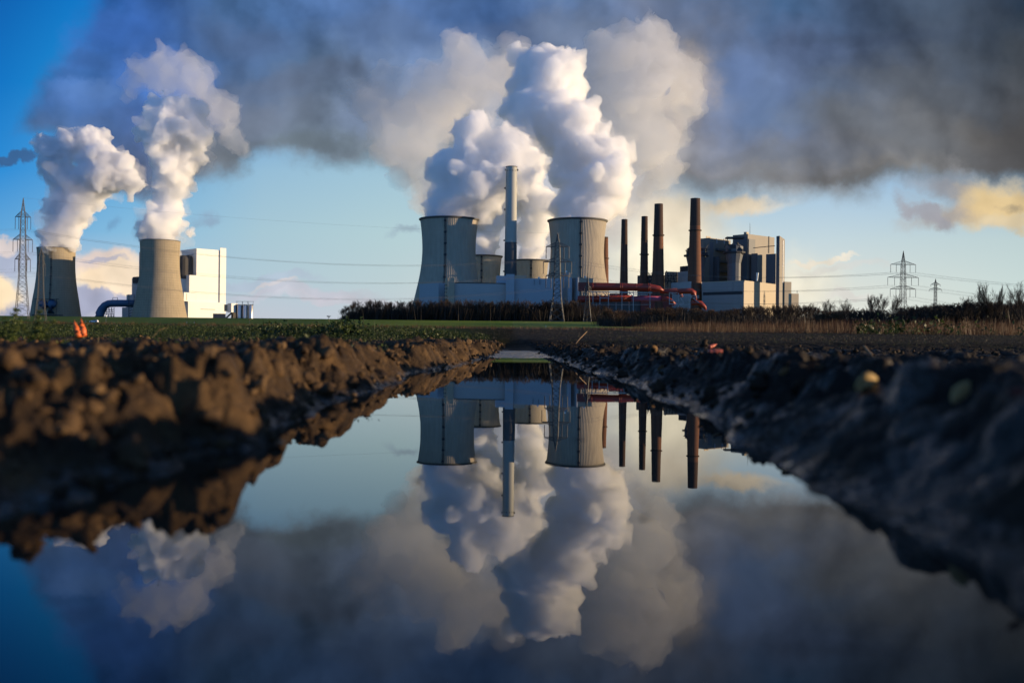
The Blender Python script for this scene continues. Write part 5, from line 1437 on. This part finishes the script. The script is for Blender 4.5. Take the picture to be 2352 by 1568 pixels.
# feathery carrot tops / weeds rising at the left edge
M_FERN = leaf_mat('feathery_leaves', [(0.1, (0.035, 0.055, 0.012)), (0.5, (0.070, 0.10, 0.02)), (0.9, (0.13, 0.15, 0.035))], 8.0)
def fern(x, ybase, D, hts, label, seed, w=0.0018):
    rnd = random.Random(seed); p = at(x, ybase, D); z = surf(p.x, p.y)-0.01; p.z = z
    o = empty('leafy_weed', p, label, 'weed')
    st = MB(); lf = MB()
    for hgt, lx in hts:
        pts = []; q = Vector((rnd.uniform(-.02, .02), rnd.uniform(-.02, .02), 0)); d = Vector((lx*0.4, rnd.uniform(-.2, .2), 1)).normalized()
        for i in range(9):
            pts.append(q.copy()); q = q + d*hgt/8; d = (d+Vector((lx*0.10, rnd.gauss(0, .06), -0.02*i))).normalized()
        st.path(pts, [w*(1-0.08*i) for i in range(9)], 5)
        for i in range(2, 9):
            for s_ in range(9):
                a = rnd.uniform(0, 6.283); L = hgt*rnd.uniform(0.07, 0.17)*(1.2-i*0.06)
                e = Vector((math.cos(a), math.sin(a), rnd.uniform(-.1, .7))).normalized()
                st.bar(pts[i], pts[i]+e*L, w*0.35, w*0.15, 3)
                for t in range(9):
                    c_ = pts[i]+e*L*(0.2+0.09*t+rnd.uniform(0, .1)); f_ = Vector((rnd.gauss(0, 1), rnd.gauss(0, 1), rnd.gauss(0, 1))).normalized()
                    g_ = f_.cross(Vector((rnd.gauss(0, 1), rnd.gauss(0, 1), rnd.gauss(0, 1)))).normalized(); s2 = L*0.30
                    lf.add([c_, c_+f_*s2+g_*s2*.3, c_+f_*s2*2, c_+f_*s2-g_*s2*.3], [(0, 1, 2, 3)])
    st.build('stem', M_WEED, o); lf.build('leaves', M_FERN, o)
fern(30, 800, 4.4, [(0.17, -.3), (0.20, .15), (0.15, .5), (0.13, -.7)], 'feathery green weed with the tallest shoots at the left edge', 1)
fern(70, 800, 4.0, [(0.17, .1), (0.14, -.4), (0.15, .6), (0.12, .2)], 'broad feathery green weed just right of the tallest shoots at the left edge', 2)
fern(8, 795, 5.0, [(0.16, -.2), (0.15, .3), (0.12, .5)], 'feathery green weed cut by the left edge of the photo', 3)
fern(105, 812, 4.2, [(0.09, .5), (0.10, .1), (0.07, -.3)], 'low feathery green weed left of the two orange carrots', 4)
fern(392, 790, 5.0, [(0.07, .3), (0.08, -.2)], 'small green weed with a bent pale stalk on the left field', 5)
fern(1691, 812, 4.5, [(0.06, .15)], 'yellow green sprout right of the reddish carrot', 6, w=0.003)
fern(1740, 802, 6.0, [(0.07, .3), (0.05, -.3)], 'small sprout on the dark field, right of the reddish carrots', 7)
# pale leaves and husks caught on the right bank
M_LEAFY = leaf_mat('yellow_leaf', [(0.1, (0.66, 0.46, 0.20)), (0.9, (0.80, 0.60, 0.30))], 30, 0.3)
M_LEAFB = leaf_mat('brown_leaf', [(0.1, (0.22, 0.12, 0.05)), (0.9, (0.34, 0.20, 0.09))], 30, 0.2)
def leaf(x, y, D, L, W, rot, mat, label):
    p = hit(x, y+3, 0.6)+Vector((0, 0, L*0.35)); s_k = p.y/D; L *= s_k; W *= s_k; o_ = MB(); n = 8
    vs = []; 
    for i in range(n+1):
        t = i/n; w = W*math.sin(math.pi*min(1, t*0.93+0.05))**0.8; c_ = math.sin(t*3)*L*0.10
        vs += [Vector((t*L-L/2, c_-w*0.25, -w)), Vector((t*L-L/2, c_, 0)), Vector((t*L-L/2, c_-w*0.25, w))]
    fs = []
    for i in range(n): fs += [(i*3, i*3+1, i*3+4, i*3+3), (i*3+1, i*3+2, i*3+5, i*3+4)]
    M = Matrix.Rotation(rot, 3, 'Y') @ Matrix.Rotation(0.6, 3, 'Z')
    o_.add([M @ v for v in vs], fs); ob = o_.build('fallen_leaf', mat, None, True); ob.location = p
    sl = ob.modifiers.new('thickness', 'SOLIDIFY'); sl.thickness = 0.0006
    tag(ob, label, 'leaf', 'fallen leaves on the right bank')
leaf(1989, 897, 1.15, 0.034, 0.014, 1.3, M_LEAFY, 'large pale yellow leaf standing on the dark right bank')
leaf(2205, 922, 1.1, 0.032, 0.009, 1.9, M_LEAFY, 'narrow yellow leaf near the right edge, right of the large pale one')
leaf(1517, 853, 2.4, 0.030, 0.007, 1.9, M_LEAFB, 'small yellow brown leaf low on the right bank near the water')
leaf(1502, 806, 3.0, 0.034, 0.012, 1.2, M_LEAFB, 'pale brown husk on top of the right bank near the middle')
#leaf(2330, 802, 1.6, 0.055, 0.010, 0.1, M_LEAFY, 'long yellow leaf lying at the right edge of the photo')
leaf(2338, 932, 1.2, 0.040, 0.005, 0.0, m_plain('red_leaf', (0.12, 0.025, 0.015)), 'reddish leaf lying low at the right edge of the photo')
leaf(1800, 862, 1.7, 0.026, 0.006, 2.2, M_LEAFB, 'small brown leaf on the dark right bank left of the large pale one')
M_STICK = m_plain('pale_stick', (0.30, 0.20, 0.11), rough=0.8)
def stick(pts, r, label, mat=M_STICK):
    o = MB().path(pts, [r, r*0.9, r*0.7][:len(pts)] if len(pts) <= 3 else r, 7).build('twig', mat, None, True)
    tag(o, label, 'twig')
q_ = hit(1317, 796, 2.0); stick([q_, at(1333, 777, q_.y*1.01), at(1348, 762, q_.y*1.02)], 0.004, 'pale broken twig leaning out of the right bank top')
stick([at(1985, 795, 3.2), at(2002, 815, 3.1), at(2012, 830, 3.0)], 0.0035, 'thin brown twig leaning on the dark field at the right')
stick([at(238, 772, 3.6), at(258, 767, 3.7), at(280, 776, 3.6)], 0.0012, 'thin curved pale stalk arching over the soil below the carrots', M_STRAW)
stick([at(350, 775, 3.6), at(366, 758, 3.65), at(386, 752, 3.7)], 0.0014, 'curved pale stalk arching beside a small weed on the left', M_STRAW)
stick([at(160, 789, 3.2), at(166, 798, 3.15), at(172, 806, 3.1)], 0.0028, 'short yellow stub standing in the soil below the carrots', M_STRAW)

# white estate car on the far road
M_CARW = m_plain('car_paint', (0.75, 0.77, 0.80), rough=0.25, var=0.02, spec=0.6)
M_GLASS = m_plain('car_glass', (0.02, 0.025, 0.03), rough=0.08, var=0.0, spec=0.6)
M_TYRE = m_plain('tyre', (0.02, 0.02, 0.02))
def car(x, D, rz):
    p = at(x, 740, D); p.z = ground_z(0, D)+0.05
    o = empty('estate_car', p, 'small white estate car driving on the far road behind the carrots', 'car', rz=rz)
    prof = [(-2.25, 0.35), (-2.3, 0.75), (-2.2, 0.95), (-1.95, 1.42), (-0.3, 1.5), (0.35, 1.42), (1.15, 0.98), (2.05, 0.85), (2.28, 0.65), (2.25, 0.35)]
    def slab(pr, w0, w1, name, mat, zc=0.95):
        vs = []; n = len(pr)
        for s_ in (-1, 1):
            for a, z in pr: vs.append((a, s_*(w0 if z < zc else w1), z))
        fs = [tuple(range(n)), tuple(range(2*n-1, n-1, -1))] + [(i, n+i, n+(i+1) % n, (i+1) % n) for i in range(n)]
        return mesh_obj(name, vs, fs, mat, o)
    slab(prof, 0.88, 0.72, 'body', M_CARW)
    for s_ in (-1, 1):
        pr = [(-1.9, 1.0), (-1.75, 1.36), (-0.3, 1.42), (0.3, 1.36), (0.95, 1.0)]
        vs = [(a, s_*(0.89-(z-0.95)*0.2), z) for a, z in pr]; mesh_obj('side_window', vs, [(0, 1, 2, 3, 4)], M_GLASS, o)
    mesh_obj('windscreen', [(0.42, -.66, 1.40), (0.42, .66, 1.40), (1.12, .72, 1.01), (1.12, -.72, 1.01)], [(0, 1, 2, 3)], M_GLASS, o)
    for a in (-1.4, 1.45):
        for s_ in (-1, 1):
            M = Matrix.Translation((a, s_*0.80, 0.33)) @ Matrix.Rotation(R(90), 4, 'X')
            mb = MB(); mb.lathe([(0.02, -.1), (0.33, -.1), (0.33, .1), (0.02, .1)], 20); mb.v = [M @ v for v in mb.v]
            w_ = mb.build('wheel', M_TYRE, o)
    for s_ in (-1, 1): MB().box(2.2, s_*0.62-0.14, 0.62, 2.3, s_*0.62+0.14, 0.76).build('headlight', M_GLASS, o)
car(216, 560, R(178))
M_POST = m_plain('white_post', (0.75, 0.75, 0.72), var=0.05)
for i, (x, lab) in enumerate(((197, 'white roadside marker post left of the white car'), (429, 'white roadside marker post, left of a close pair below the smooth cooling tower'),
                              (446, 'white roadside marker post, right of a close pair below the smooth cooling tower'), (1254, 'white roadside marker post before the dark wood'), (1541, 'white roadside marker post at the right of the green field'))):
    p = at(x, 740, 560); z = ground_z(0, 560)
    o = empty('marker_post', (p.x, 560, z), lab, 'road marker', 'roadside marker posts')
    MB().prism([(-.09, -.06), (.09, -.06), (.05, .08), (-.05, .08)], 0, 1.25).build('post', M_POST, o)
    MB().box(-.095, -.066, 0.9, .095, .082, 1.08).build('black_band', M_TYRE, o)
for x, yt, lab, mat in ((243.5, 726, 'thin marker pole with a round white top above the right carrot', M_POST), (573, 734, 'small pale sign on a thin pole in the green field below the white boiler house', M_STRAW)):
    p = at(x, yt, 540); z = ground_z(0, 540)
    o = empty('field_sign', (p.x, 540, z), lab, 'sign'); hh = max(1.6, p.z-z)
    MB().bar((0, 0, 0), (0, 0, hh-0.3), 0.06).build('pole', M_STEEL, o)
    MB().lathe([(0.02, -0.55), (0.4, -0.3), (0.45, 0), (0.3, 0.3), (0.02, 0.4)], 12, c=(0, 0, hh)).build('head', mat, o)
build_steam()
